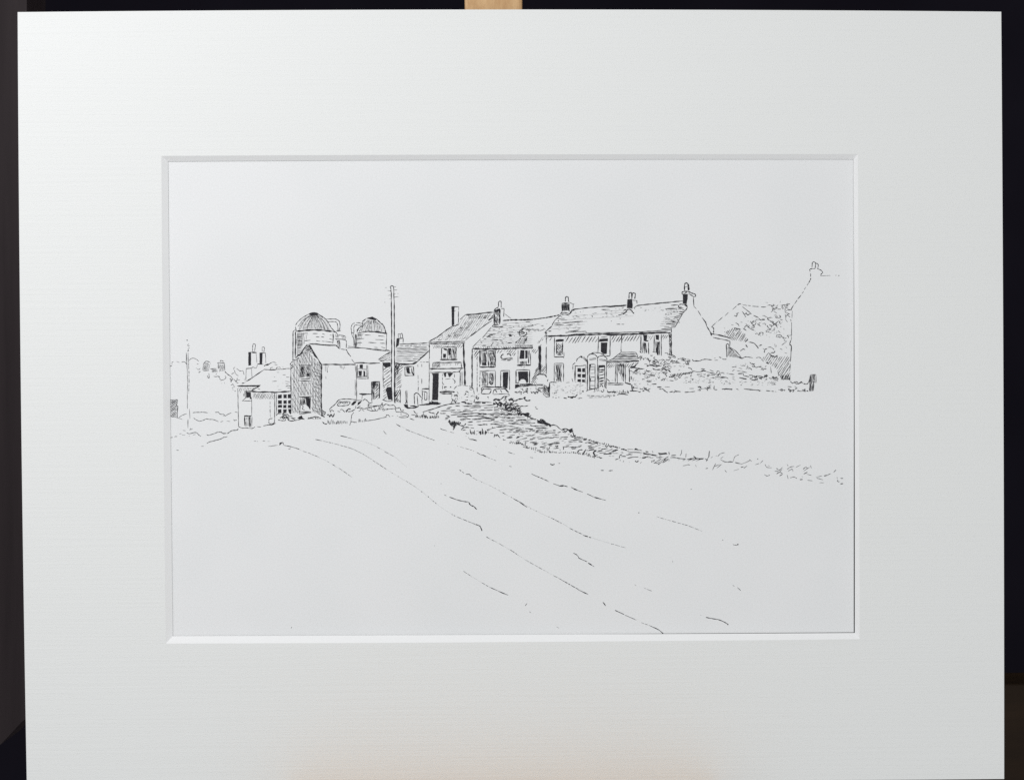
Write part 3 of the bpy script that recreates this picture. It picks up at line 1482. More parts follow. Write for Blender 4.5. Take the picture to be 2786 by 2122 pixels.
L 11 480,980 530,980
L 18 870,965 945,965
L 12 900,1000 950,1000
C 16 960,990 1000,1030 1050,1060
L 10 1000,965 1090,965
C 16 1080,1050 1140,1040
C 16 1150,1060 1190,1040 1270,1045
L 11 1160,1020 1200,1030
L 13 1340,1055 1420,1050
L 15 1420,1050 1520,1040
L 9 1420,990 1500,990
L 11 1620,1000 1650,990
H 14 16 .7,-1 1690,1000 1760,960 1810,1000
C 12 1850,940 1845,1000 1900,1010
C 14 1980,1000 2050,995 2160,1000
L 12 1770,860 1780,890 1740,890
P 12 1415,875
P 9 1365,855
L 9 1560,860 1590,865
L 14 400,680 440,690
C 16 460,720 500,680 520,670
L 14 480,690 540,675
#K
D 11 660,1000 740,1010 840,1035
L 16 680,1050 770,1045 775,1085 870,1105
L 16 870,1080 930,1080 930,1120 880,1130
F 940,1110 1010,1080 1010,1120
L 16 1010,1085 1110,1105 1080,1125 1020,1110
C 16 1130,1120 1150,1080 1160,1110 1180,1080
L 16 1210,1120 1240,1135 1310,1125
L 16 1260,1110 1370,1135 1350,1160 1280,1145
L 14 880,1140 940,1160 1010,1160 1020,1130
L 18 700,1120 830,1145
L 13 580,1110 620,1110
R 9 24 50 .8,-.3 400,1180 1350,1180 1300,1260 420,1240
S 11 26 14 880,1080 1400,1100 1420,1160 900,1140
S 11 26 10 1380,1300 1880,1320 1860,1360 1400,1340
C 14 440,1320 500,1315 580,1325
L 12 650,1310 690,1325
L 15 780,1310 900,1325 1050,1335
F 1010,1330 1080,1335 1050,1355
D 11 1160,1340 1340,1360
L 10 1370,1325 1480,1335
F 1460,1325 1495,1330 1475,1350
C 16 1540,1310 1580,1330 1560,1360
C 16 1590,1340 1640,1330 1620,1365
D 11 1700,1350 1850,1350
L 18 1850,1345 1885,1355
H 12 15 .2,1 1925,1065 2000,1065 1980,1350 1905,1355
L 15 1925,1065 2015,1070
L 18 1920,1070 1910,1350
L 10 2020,1075 2015,1210
L 14 1990,1080 1970,1340
C 12 1580,1180 1610,1215 1640,1200 1690,1190 1720,1220 1760,1190 1790,1215
C 12 1640,1200 1690,1225 1740,1215 1780,1190
C 12 1800,1220 1850,1230 1890,1200 1910,1130
C 9 1530,1270 1600,1280
L 10 1650,1270 1680,1275
L 8 1240,1205 1310,1205
L 8 1250,1235 1330,1235
@ ivy_house_drawing|large faint house outline at the right with ivy scribbles and one hatched roof corner
#J
L 9 20,1165 100,1090
L 10 140,1070 200,1010
L 10 270,960 340,900
L 16 355,880 400,860 420,870
D 11 440,880 600,900
L 13 610,905 720,910
L 14 760,915 850,918
L 14 980,945 1000,946
L 14 1040,955 1100,955
L 11 1210,965 1270,970
L 11 440,910 600,1040
L 12 630,1060 720,1100
C 13 720,1110 760,1140 830,1130
L 12 1270,965 1320,880
L 13 1330,870 1380,800
L 12 1390,780 1450,710
L 10 1460,690 1490,650
L 8 1500,620 1530,570
L 7 1545,550 1580,500
C 13 1580,500 1605,450 1615,420
L 11 1610,400 1610,340
C 12 1600,310 1595,280 1610,265 1690,258
C 12 1635,240 1640,160 1670,145 1695,170 1690,250
C 12 1690,180 1715,170 1740,190 1735,250
C 12 1720,255 1790,290 1815,325 1790,355 1785,385
L 10 1790,385 1870,380
L 6 1870,380 1950,378
P 7 2045,375
P 9 2095,380
L 12 1290,985 1300,1010
L 7 1295,1010 1290,1110
L 12 1260,1130 1275,1140 1270,1170
L 9 1285,1180 1280,1480
C 12 1275,1480 1250,1560 1280,1580 1280,1677
C 14 300,1060 340,1075 350,1030
L 12 330,1030 380,1015
C 11 435,990 470,1040 500,1090
C 15 500,1020 530,1050 580,1030
L 9 470,1105 475,1110
C 12 580,1160 600,1200 620,1160
C 12 600,1200 640,1230 670,1200
C 11 480,1280 490,1245 520,1245 580,1290 650,1320
C 11 450,1280 510,1320
C 11 710,1220 760,1250
C 12 880,1130 880,1110 930,1095
C 13 870,1100 880,1130 940,1170
C 14 940,1170 990,1210 1040,1255
L 12 960,1240 1050,1165
C 12 860,1230 900,1290 930,1310
C 12 890,1320 940,1280
C 15 920,1360 940,1350
C 9 870,890 920,885 960,930
C 10 930,1000 960,980 950,940
L 9 975,985 1035,1025
L 9 1085,840 1095,815
L 9 840,840 880,842
C 9 1120,930 1130,890 1180,880 1220,910
C 9 1170,980 1180,1010 1230,1025
C 9 1170,1040 1190,1090
L 8 1180,1050 1185,1140 1215,1175
L 10 1085,1130 1130,1140
L 10 1220,1060 1260,1090
L 9 1035,1085 1050,1090
L 11 1065,1330 1090,1360
L 9 1150,1280 1155,1310
C 9 1020,1430 1030,1400 1055,1400
L 9 1100,1410 1110,1420
L 11 680,1365 690,1360
L 10 750,1350 800,1355
L 9 410,1175 440,1180
L 10 320,1185 370,1215 385,1250
L 14 250,1222 285,1222
C 11 550,1520 620,1530 660,1550
C 13 660,1560 700,1600 710,1630
C 13 720,1580 770,1565
C 11 500,1560 530,1610
R 8 26 40 .6,.5 480,1120 1200,1000 1200,1450 700,1450
S 9 48 34 300,960 700,1080 1250,960 1260,1500 760,1480 480,1240
S 8 34 16 820,860 1260,850 1260,960 840,960
#K
C 15 225,250 260,270 260,350
L 14 210,370 270,365
L 18 230,400 210,360
L 13 230,370 380,390 540,435
L 11 330,390 460,420 540,445
L 13 250,430 400,460 540,490
L 14 450,380 470,400
L 13 540,490 540,580
L 16 480,550 490,770
C 14 480,550 510,540 530,580
L 12 530,590 640,660 730,760
L 12 510,590 620,680
H 10 18 .6,-1 500,600 540,600 740,790 660,780 500,760
L 20 690,760 750,790
C 11 740,795 800,765 850,765 930,780
C 9 990,780 1040,770 1080,790
H 11 30 .65,-1 440,330 620,260 720,280 720,300 800,370 860,470 830,510 560,480 500,400
L 14 610,265 710,290
L 20 690,275 725,295
L 18 800,500 850,470
L 9 440,265 455,280
D 9 230,245 320,160
C 13 720,660 770,630 800,640
L 11 810,560 840,600
C 13 890,510 930,520 970,540
C 14 970,540 1020,600 1030,620
L 14 1050,570 1090,555
C 14 1130,690 1140,640 1180,620
C 9 1190,600 1250,600 1300,640
C 14 1240,690 1300,690 1310,660
L 14 1110,620 1120,630
L 8 1310,540 1320,600
L 8 1335,560 1340,590
L 10 1430,560 1490,515
L 9 1400,620 1440,640
L 9 1480,690 1520,705
L 10 1500,590 1515,615
L 11 1580,540 1595,600 1585,770 1575,850
L 11 1575,880 1570,980
H 11 32 .65,-1 1090,800 1200,690 1310,740 1350,750 1560,750 1575,1000 1580,1130 1430,1140 1390,1090 1360,1000 1240,900
C 20 1230,740 1310,760 1360,740
C 16 1200,690 1260,740
L 14 1080,800 1120,845
L 20 1160,855 1210,880
L 10 1240,930 1250,1040
L 11 1430,1140 1560,1150
F 1530,1130 1580,1120 1575,1170
H 13 24 .4,-1 1380,1070 1580,1050 1580,1140 1420,1170
L 10 1380,1090 1360,1000
@ grass_verge_drawing|curving grass verge shaded with long horizontal strokes
#L
C 16 0,385 150,340 300,290 400,260 520,240 640,235
L 22 660,215 740,215
C 22 720,230 780,240 850,240
L 14 890,235 1000,235
L 12 560,280 640,280
C 14 700,290 860,275 980,270
L 14 1040,272 1220,268
L 10 420,310 500,300
L 11 800,310 1000,305
L 12 1050,312 1200,308
L 12 400,330 470,325
C 12 310,365 430,360 560,352
L 12 590,350 650,355
C 12 690,362 820,350
C 12 960,360 1060,352 1200,350
L 18 1220,355 1310,360
C 12 480,385 560,392 680,380 860,375
C 12 300,405 340,410 400,405
C 14 480,440 600,425 760,420 880,405 1000,412 1100,418
L 14 1110,420 1260,410 1420,410
C 14 1460,415 1560,425 1640,408
L 22 590,460 720,458
C 14 720,460 820,455 920,448 1050,450
D 12 1140,445 1360,435
D 11 1380,440 1640,435
C 13 640,515 700,500 800,505
F 790,500 825,500 810,520
C 13 650,525 740,525
C 14 840,510 940,510 1020,495 1180,485 1290,478
D 10 1350,490 1600,475
L 16 770,560 860,550
D 9 920,550 1250,520
L 12 1360,545 1420,545
L 16 1600,530 1780,520
L 11 1480,515 1560,525
C 12 770,600 860,605
C 16 940,600 1000,605 1060,595 1110,600
C 13 1160,595 1240,588 1320,600
C 12 1470,575 1540,580 1630,578
C 13 1690,570 1800,580 1930,570
L 16 1260,640 1420,632
L 11 1480,630 1590,635
C 13 1840,610 1900,625 2000,620
L 11 2000,620 2150,620
L 20 1320,690 1440,680
D 12 1440,680 1660,660
D 9 1700,655 1830,665
L 14 1940,660 2120,655
L 20 1310,737 1400,735
D 9 1440,730 1640,720
D 11 1760,715 2000,700 2130,690
L 16 1490,790 1580,775
L 9 1650,765 1670,765
L 12 1790,785 1860,780
L 22 1440,825 1540,815
L 16 1600,830 1660,810
L 14 1700,845 1790,830
L 18 1840,845 1930,835
D 9 2010,845 2206,815
L 13 1760,890 1820,880
L 14 1840,905 1960,890
L 14 1880,920 1960,912
L 18 1900,945 1970,935
L 18 2010,985 2110,975
L 14 2050,1010 2090,1005
L 14 1920,990 1960,1000
L 16 1360,795 1400,792
L 16 1590,925 1640,905
C 14 1600,890 1650,880
L 10 1370,860 1390,845
C 9 1380,850 1390,865 1420,862
L 12 1510,880 1525,905
L 12 1550,890 1560,910
C 14 1660,880 1640,920 1680,915
C 9 1760,890 1760,940 1790,990
L 12 1710,930 1720,950
C 14 1720,980 1800,1000 1830,1000
L 14 1860,1030 1880,1010
L 10 1920,1070 1930,1080
L 10 2035,1070 2045,1090
R 8 130 52 1,-.06 560,270 1200,270 1600,400 2000,620 2100,800 1500,760 1000,480
G 13 55 24 0,495 80,490
#E
G 12 75 22 190,1490 390,1490
L 14 120,1440 180,1440
C 12 160,1370 200,1420
G 13 65 20 440,1500 600,1500
L 14 430,1500 480,1480
#L
C 18 270,375 250,410 230,430
C 14 100,380 160,400 210,410
C 18 440,560 460,530 490,610 500,560 540,600
L 24 540,540 560,600 520,650
C 20 450,540 470,600
L 18 520,690 560,620
C 22 560,560 620,590 650,560
C 16 600,600 700,620 740,580
H 13 20 .3,-1 450,540 620,530 640,590 520,650 470,610
L 16 400,440 460,460
L 16 390,490 470,470
L 14 380,510 430,505
C 16 740,640 800,650
C 16 660,690 700,650 760,650
C 14 680,695 740,690
G 15 100 24 820,765 910,775
C 14 820,650 880,660
L 14 920,710 960,705
C 20 960,740 990,720 1000,760
G 15 100 26 990,775 1130,755
L 18 1100,690 1160,680
L 14 1160,670 1250,650
C 16 1190,640 1210,660
L 14 1150,740 1210,742
C 9 740,740 760,755 790,750
L 14 915,770 935,765
L 16 1220,820 1240,760
L 16 1240,790 1280,770 1330,830
C 16 1260,770 1270,800
R 9 95 44 1,-.12 1300,700 2000,640 2200,720 2206,960 1900,980 1500,830
R 8 140 34 1,-.03 480,380 1600,430 1900,520 1500,620 900,560
G 11 45 34 1500,920 1700,950 1900,1040 2100,1090
@ verge_edge_drawing|dark scribbled hedge line along the upper edge of the grass verge
#L
C 24 1210,180 1260,165 1310,190
C 14 1310,190 1370,140 1400,110
C 24 1210,250 1270,240 1300,270
C 22 1310,230 1350,250 1340,290
C 16 1290,270 1320,220 1360,240
C 18 1400,240 1440,270 1520,240
C 18 1520,230 1560,215
C 16 1480,190 1500,160 1520,180
C 20 1530,180 1590,190 1650,165 1720,155
C 18 1720,155 1760,130 1750,170 1800,190 1850,180
L 16 1600,290 1680,280
C 12 1680,280 1740,285 1810,275
C 18 1410,290 1440,340 1490,370 1530,350
C 18 1430,330 1500,320 1540,360
C 16 1540,330 1580,350 1610,340
L 18 1620,350 1690,290
C 16 1640,370 1690,330
L 16 1620,370 1650,450
C 20 1650,390 1700,420 1740,410
F 1700,410 1780,400 1830,410 1815,450 1830,480 1790,470 1750,440
L 20 1820,460 1860,490 1900,495
L 14 1800,470 1800,510
L 16 1900,510 1950,510
C 22 1960,520 2000,540 2030,510 2060,520
F 1960,570 2020,540 2050,560 2100,590 2050,590
L 24 2040,520 2100,570 2200,610
L 16 2150,590 2190,640
C 9 1290,310 1340,330 1360,370
C 9 1350,330 1420,360
H 8 24 .5,.8 1280,290 1400,300 1640,400 1440,390
L 16 1310,260 1360,260
C 16 1240,200 1290,240 1330,210 1380,260 1420,235
S 13 48 20 1220,160 1560,170 1700,330 1620,420 1400,330 1230,280
S 12 34 12 1640,330 1800,400 1840,470 1700,430
C 16 1400,270 1450,310 1500,290 1540,330 1600,330 1640,370
C 18 1640,400 1680,440 1720,420 1760,450 1800,430
C 13 1500,250 1540,270 1590,240 1640,260
G 12 50 30 1380,330 1700,450
C 16 1960,540 2000,570 2050,540 2100,600 2160,600
H 13 24 .8,-.6 1380,230 1560,220 1640,330 1440,330
#M
C 24 180,520 200,570 260,590 300,620
H 15 20 .7,-1 130,530 180,510 300,610 200,600
L 22 300,620 350,605 410,620
L 16 410,620 450,660 490,690
C 18 490,690 560,670 620,690 680,665
F 600,690 680,665 680,720 640,720
C 16 500,715 560,740
L 22 680,720 700,780 725,800
C 16 600,770 630,760
C 18 640,800 690,805 725,800
P 11 655,780
R 9 95 50 1,-.10 30,700 480,740 760,840 1060,930 1400,1010 1400,1100 1050,1120 700,1000 300,980 30,860
R 8 50 30 1,-.05 1400,1040 2200,1110 2200,1180 1500,1160
G 11 36 30 700,800 1000,890 1500,1010
G 11 34 34 120,1080 700,1090 900,1130
C 18 120,520 150,560 190,530 230,590 270,600 300,640
C 16 520,680 560,720 600,690 640,730 690,700
L 14 700,830 760,820
L 16 740,820 830,820
L 11 840,835 900,850
L 18 860,860 910,860
L 14 910,830 925,860
L 14 950,870 990,855
L 16 1010,880 1050,900
C 16 1060,930 1080,900 1110,940
L 14 1190,920 1220,940
C 16 1240,950 1260,980 1290,960
L 18 1300,950 1330,990
C 16 1330,990 1360,970 1400,980 1460,1000
C 20 1510,1020 1560,1025 1610,1040
L 14 1620,1060 1640,1050
L 11 1620,1020 1720,1025
F 1730,1030 1760,1000 1800,1020 1820,1040
L 14 1820,1030 1870,1045
L 11 1640,1070 1760,1075 1880,1080
L 16 1930,1060 1980,1070
L 14 1890,1100 2000,1105
L 18 2000,1110 2110,1130
L 11 2045,1050 2060,1080
F 2150,1080 2200,1090 2206,1110 2160,1110
L 13 240,740 390,738
C 12 420,740 480,720
L 16 340,700 390,698
L 9 330,775 360,780
L 10 380,780 450,778
D 9 110,845 200,835
D 8 250,825 400,810
L 13 520,815 600,810
L 9 450,850 490,850
L 10 520,845 590,840
L 13 680,870 840,855
L 22 780,888 850,895
L 12 610,905 690,890
L 13 890,915 920,915
L 13 950,915 1010,912
L 20 360,925 460,918
L 18 120,985 220,975
L 16 160,1010 210,1005
C 14 380,970 430,965 400,990
L 14 350,1010 440,1000
C 12 330,960 280,970
C 12 290,980 270,1030 300,1080
L 10 240,990 250,1050
L 16 560,980 620,965
L 14 510,985 530,980 520,1030
L 16 650,995 740,980
L 16 660,1015 740,1005
L 10 770,970 840,955
L 14 940,970 1010,960
L 16 950,995 1020,990
L 20 960,1035 1050,1025
C 14 760,1090 790,1040 850,1030
L 16 710,1078 750,1080
C 10 760,1050 770,1100
L 16 910,1020 850,1120
L 16 930,1080 900,1110
L 16 970,1090 950,1140
C 24 1090,1040 1050,1060 1040,1090 1060,1120
L 14 1110,1050 1190,1048
L 13 1140,1085 1250,1080
L 18 1210,1105 1350,1095
L 12 1120,1005 1160,1000
L 10 1240,1050 1320,1045
L 11 1360,1060 1430,1050
L 10 1380,1030 1460,1030
L 10 1170,1015 1280,1010
L 18 1050,1130 1110,1125
L 20 1030,1150 1080,1140
L 12 1090,1155 1130,1160
C 16 1130,1150 1160,1170 1185,1170
G 13 45 30 930,1135 1050,1172
L 14 790,1090 820,1100
L 14 290,1080 330,1075
C 14 385,1075 410,1085
L 10 35,1065 45,1080
L 10 145,1075 155,1090
L 14 460,1020 470,1045
L 12 1410,1200 1470,1180
C 12 1480,1180 1490,1130 1530,1110
L 14 1510,1145 1590,1140
L 12 1620,1175 1720,1155 1810,1152
L 12 1870,1175 1940,1165
L 9 1640,1110 1710,1115
D 9 1300,1135 1390,1140
L 12 1490,1200 1500,1220
L 10 1545,1240 1560,1215
L 10 1650,1240 1660,1245
C 14 1750,1220 1780,1240 1810,1215
L 10 1840,1260 1860,1240
L 10 2035,1250 2045,1210
C 12 2060,1220 2090,1200
C 11 2070,1260 2120,1250
L 14 2140,1280 2170,1280
L 12 2110,1160 2170,1165
#N
C 8 0,310 60,325 130,335
L 7 0,360 50,350
F 150,315 240,310 250,325 180,330
L 6 265,300 270,330
L 9 290,340 340,335
L 6 400,280 395,320
C 7 280,360 330,360 380,370 440,375
L 6 380,340 400,310
L 6 445,320 440,360
C 9 450,380 520,370 620,375
C 8 520,345 560,370 630,370
H 6 14 .9,-.5 90,400 260,350 280,390 150,430
H 6 16 .9,-.3 340,390 620,370 600,395
L 6 200,410 240,360
L 9 640,370 670,390
L 7 685,290 680,350 650,400
@ weed_drawing|faint loose weeds fading out at the right end of the verge
#N
C 6 700,365 720,350
L 6 750,345 765,340
C 5 770,350 800,320 845,308
C 5 800,370 830,350
C 7 800,380 850,405 920,405
L 10 880,405 930,405
C 5 930,400 950,350 990,330
L 9 950,410 1010,425
L 5 1010,430 1060,410 1110,390
C 6 1095,380 1125,400
L 6 410,445 470,435
L 8 460,430 485,440
L 5 540,435 550,455
L 7 645,475 670,470
L 6 715,490 750,420
L 6 740,450 790,430
L 6 760,470 810,430
C 5 845,490 865,515
L 6 935,495 990,480
L 8 1010,460 1040,455
L 6 1040,470 1075,445
P 6 1185,375
L 6 1160,435 1200,420
C 6 1210,420 1240,390
C 5 1260,430 1280,460 1330,465
L 5 1290,440 1310,450
C 7 1255,535 1280,550 1310,540
L 8 1360,500 1400,500
C 7 1380,470 1410,490 1440,460
C 7 1380,530 1410,510 1440,530 1410,550
L 6 1400,520 1440,480
L 6 1490,430 1500,450
C 6 1490,480 1520,460 1560,450
C 6 1500,500 1540,480 1550,500
C 7 1490,540 1500,580
C 6 1520,570 1560,560 1590,575
L 5 1580,460 1630,435
C 7 1655,480 1680,460 1700,470
L 7 1660,500 1720,460
C 7 1660,530 1700,510
L 5 1730,440 1740,470
L 6 1690,530 1740,545
L 10 1620,590 1650,585
L 9 1700,595 1750,600
L 6 1640,555 1650,560
C 6 1790,560 1810,580
L 6 1800,560 1850,550
L 6 1810,575 1860,590
L 9 1870,550 1910,540
L 7 1910,540 1940,525
L 7 1970,515 1995,485
L 6 1825,620 1870,620
C 7 2005,560 2010,580
C 7 2040,575 2070,575
C 7 2015,590 2010,605 2030,610
L 10 2040,632 2070,628
P 4 495,685
@ road_line_drawing|thin broken pen lines sweeping down the empty road
#O
D 5 270,190 310,192
L 5 360,187 385,187
L 5 410,192 430,193
L 4 415,245 520,232
L 9 535,230 540,210 555,205
L 7 535,232 560,205 570,205 575,230
L 7 580,232 660,250
L 6 660,250 740,272
L 7 625,275 650,265
L 5 780,295 815,305
D 5 830,310 950,360
L 5 1030,400 1045,408
D 4.5 1080,430 1115,450
D 4 1150,470 1280,560
L 6 905,172 970,185
D 5 990,190 1085,212
D 4 1100,215 1290,270
D 4.5 1290,270 1400,325 1490,380
D 4 1500,390 1640,480
P 4 1700,520
P 4 1763,556
D 4 1840,600 1950,670
P 5 2005,713
P 5 2075,767
P 4 2127,812
P 5 2152,832
L 8 1165,135 1235,150
D 4 1240,155 1295,165
L 5 1480,222 1495,228
L 5 1545,255 1575,267
D 3.5 1620,300 1720,350
L 6 1610,85 1620,100 1640,120
L 7 1740,12 1785,42
D 4.5 1840,70 1950,112
D 4 1960,115 2120,175
P 5 2132,180
C 0.6 660,250 800,300 950,360 1080,430 1200,505 1290,565
C 0.6 905,172 1085,212 1290,270 1490,380 1640,480 1763,556 1950,670 2075,767 2152,832
C 0.6 1165,135 1480,222 1720,350 1850,460
C 0.6 1740,12 1950,112 2132,180
#P
C 0.6 515,35 700,120 870,213 1000,285 1175,380 1440,508 1660,630 1745,655 1955,720
C 0.6 58,233 135,300 328,428 550,520
C 0.6 660,645 850,750 990,838 1270,1000 1500,1125 1712,1240
C 0.6 420,1000 610,1120 700,1170
P 4 610,80
D 4 690,115 710,125
P 4 750,145
P 4 790,167
D 5 825,188 870,213
P 4 918,238
L 6 935,250 1000,285
L 10 1000,285 1030,305 1055,325
L 6 1055,325 1080,340
P 4 1118,355
P 4 1175,380
P 4 1305,440
D 5 1330,450 1440,508
D 5 1520,558 1660,625
L 10 1660,630 1710,645
L 6 1720,650 1745,655
P 4 1955,720
D 3.5 1960,720 2100,760
L 6 225,213 245,223
C 7 275,235 350,262 420,280 470,285
C 9 475,285 495,318 530,333
C 10 535,335 545,350 560,362
P 5 58,233
P 4 110,280
P 4 135,300
P 4 305,415
P 5 328,428
D 5 360,442 550,520
C 8 550,518 590,535 600,555
L 12 600,550 615,585
L 9 660,645 680,660
L 6 680,660 700,668
D 5 715,678 758,697
D 3.5 790,715 850,750
D 6 908,780 990,838
D 3 1060,885 1270,1000
D 5 1350,1045 1500,1125
D 6 1440,1095 1610,1190
L 6 1610,1195 1670,1222
L 9 1660,1218 1712,1240
L 8 1560,815 1590,830 1610,850
L 7 1610,850 1615,865 1700,905
L 10 1710,915 1750,940
L 5 1750,940 1775,955
L 6 700,1170 780,1205
L 7 780,1207 885,1250
D 3.5 610,1120 700,1170
D 3 420,1000 510,1060
L 7 1078,1335 1062,1360
L 10 1105,1420 1120,1430
L 8 1865,1322 1880,1340 1893,1360
L 7 1990,1405 2085,1450
D 3.5 2090,1455 2200,1500
L 4 1385,1575 1410,1590
P 3.5 190,97
P 3 122,738
D 6 1130,0 1290,65
L 7 1350,98 1420,120
L 11 1415,122 1460,118
L 7 1460,118 1500,128
L 7 1535,135 1560,145
L 11 1560,148 1600,165
L 7 1600,165 1655,185
L 6 1700,202 1770,235
L 10 1775,238 1850,258
L 6 1850,258 1895,268
#Q
P 5.5 715,360
P 4.5 1257,117
D 3.5 900,400 1000,430
D 5 1010,433 1220,492
D 4 1230,495 1370,550
P 4 1583,642
C 5 1690,688 1720,695 1740,690
F 1728,692 1742,678 1750,692
P 4 1065,865
L 5 670,1103 690,1112
D 4 770,1138 850,1170
L 5 1685,1108 1705,1120
L 7 1735,1132 1770,1163
L 6 1355,1420 1360,1422
C 7 1410,1440 1480,1455 1540,1465 1600,1490 1638,1513
P 7 1637,1515
D 4 740,1495 850,1535
C 7 840,1532 920,1570 975,1615
L 4 600,1430 690,1470
#M
C 16 300,1270 330,1290 370,1275
L 12 440,1262 465,1262
C 12 1165,1385 1190,1383 1215,1385
C 12 1300,1390 1330,1388 1365,1385
#L
L 12 300,665 340,685 415,705
L 7 470,725 540,743
D 6 60,820 190,865
P 5 435,930
P 5 600,968
D 7 640,980 880,1050
L 10 930,1075 1000,1120
L 16 1000,1115 1030,1120 1090,1150
D 8 1100,1155 1260,1220
L 10 1480,1310 1525,1322
D 8 1860,1440 2170,1580
L 14 785,815 800,845
L 15 800,850 860,855 930,875
L 6 735,800 750,800
L 16 1470,1072 1540,1095
L 8 1560,1100 1575,1103
L 8 1250,972 1270,978
D 8 1840,1160 1895,1168
C 16 1930,295 1945,300
C 8 1940,310 1950,330 1975,330
L 14 2190,1270 2206,1290
D 9 630,1375 710,1430
L 16 740,1450 800,1450 840,1490
D 8 860,1510 930,1550
@ pen_speck_drawing|tiny stray pen speck near the bottom edge
#Q
#R
L 7 731,1556 738,1542
'''

def pen(w):
    """nib width: fine strokes as given in crop pixels, broad ones a little leaner"""
    return w if w < 9 else 9 + (w - 9) * .95


ZI = ZP + 0.00003


class Ink:
    def __init__(self, seed):
        self.bm = bmesh.new()
        self.r = random.Random(seed)
        self.k = 0

    def z(self):
        self.k += 1
        return ZI + (self.k % 400) * 5e-8

    def ribbon(self, pts, w, taper=True):
        """pts in image pixels, w width in image pixels"""
        r = self.r
        # resample
        out = [pts[0]]
        for a, b in zip(pts, pts[1:]):
            d = math.hypot(b[0] - a[0], b[1] - a[1])
            n = max(1, int(d / 3.2))
            for i in range(1, n + 1):
                t = i / n
                out.append((a[0] + t * (b[0] - a[0]), a[1] + t * (b[1] - a[1])))
        n = len(out)
        if n < 2:
            return
        total = n - 1
        ph = r.uniform(0, 9)
        amp = min(.45, .12 * total + .1)
        z = self.z()
        left, right = [], []
        for i, p in enumerate(out):
            a = out[max(0, i - 1)]
            b = out[min(n - 1, i + 1)]
            dx, dy = b[0] - a[0], b[1] - a[1]
            L = math.hypot(dx, dy) or 1
            nx, ny = -dy / L, dx / L
            wob = amp * (math.sin(i * .55 + ph) * .5 + r.uniform(-.5, .5)) * .6
            ww = w * (1 + .28 * math.sin(i * .8 + ph * 2) + r.uniform(-.18, .18))
            if taper:
                e = min(i, total - i)
                if e == 0:
                    ww *= .55
                elif e == 1 and total > 3:
                    ww *= .85
            px, py = p[0] + nx * wob, p[1] + ny * wob
            left.append(self.bm.verts.new(at(px + nx * ww / 2, py + ny * ww / 2, z)))
            right.append(self.bm.verts.new(at(px - nx * ww / 2, py - ny * ww / 2, z)))
        for i in range(total):
            self.bm.faces.new((left[i], left[i + 1], right[i + 1], right[i]))

    def poly(self, pts):
        r = self.r
        z = self.z()
        out = []
        m = len(pts)
        for i in range(m):
            a, b = pts[i], pts[(i + 1) % m]
            d = math.hypot(b[0] - a[0], b[1] - a[1])
            k = max(1, int(d / 4))
            for j in range(k):
                t = j / k
                out.append((a[0] + t * (b[0] - a[0]) + r.uniform(-.35, .35), a[1] + t * (b[1] - a[1]) + r.uniform(-.35, .35)))
        vs = [self.bm.verts.new(at(x, y, z)) for x, y in out]
        self.bm.faces.new(vs)

    def dot(self, x, y, rad):
        z = self.z()
        ph = self.r.uniform(0, 6)
        vs = [self.bm.verts.new(at(x + rad * self.r.uniform(.8, 1.1) * math.cos(ph + a * math.pi / 4),
                                   y + rad * self.r.uniform(.8, 1.1) * math.sin(ph + a * math.pi / 4), z)) for a in range(8)]
        self.bm.faces.new(vs)


def spline(p):
    if len(p) < 3:
        return p
    q = [p[0]] + p + [p[-1]]
    out = [p[0]]
    for i in range(1, len(q) - 2):
        a, b, c, d = q[i - 1], q[i], q[i + 1], q[i + 2]
        for s in range(1, 9):
            t = s / 8
            out.append(tuple(.5 * (2 * b[j] + (c[j] - a[j]) * t + (2 * a[j] - 5 * b[j] + 4 * c[j] - d[j]) * t * t
                                   + (3 * b[j] - a[j] - 3 * c[j] + d[j]) * t ** 3) for j in (0, 1)))
    return out


def inside(p, poly):
    x, y = p
    c = False
    n = len(poly)
    for i in range(n):
        (x1, y1), (x2, y2) = poly[i], poly[i - 1]
        if (y1 > y) != (y2 > y) and x < (x2 - x1) * (y - y1) / (y2 - y1) + x1:
            c = not c
    return c


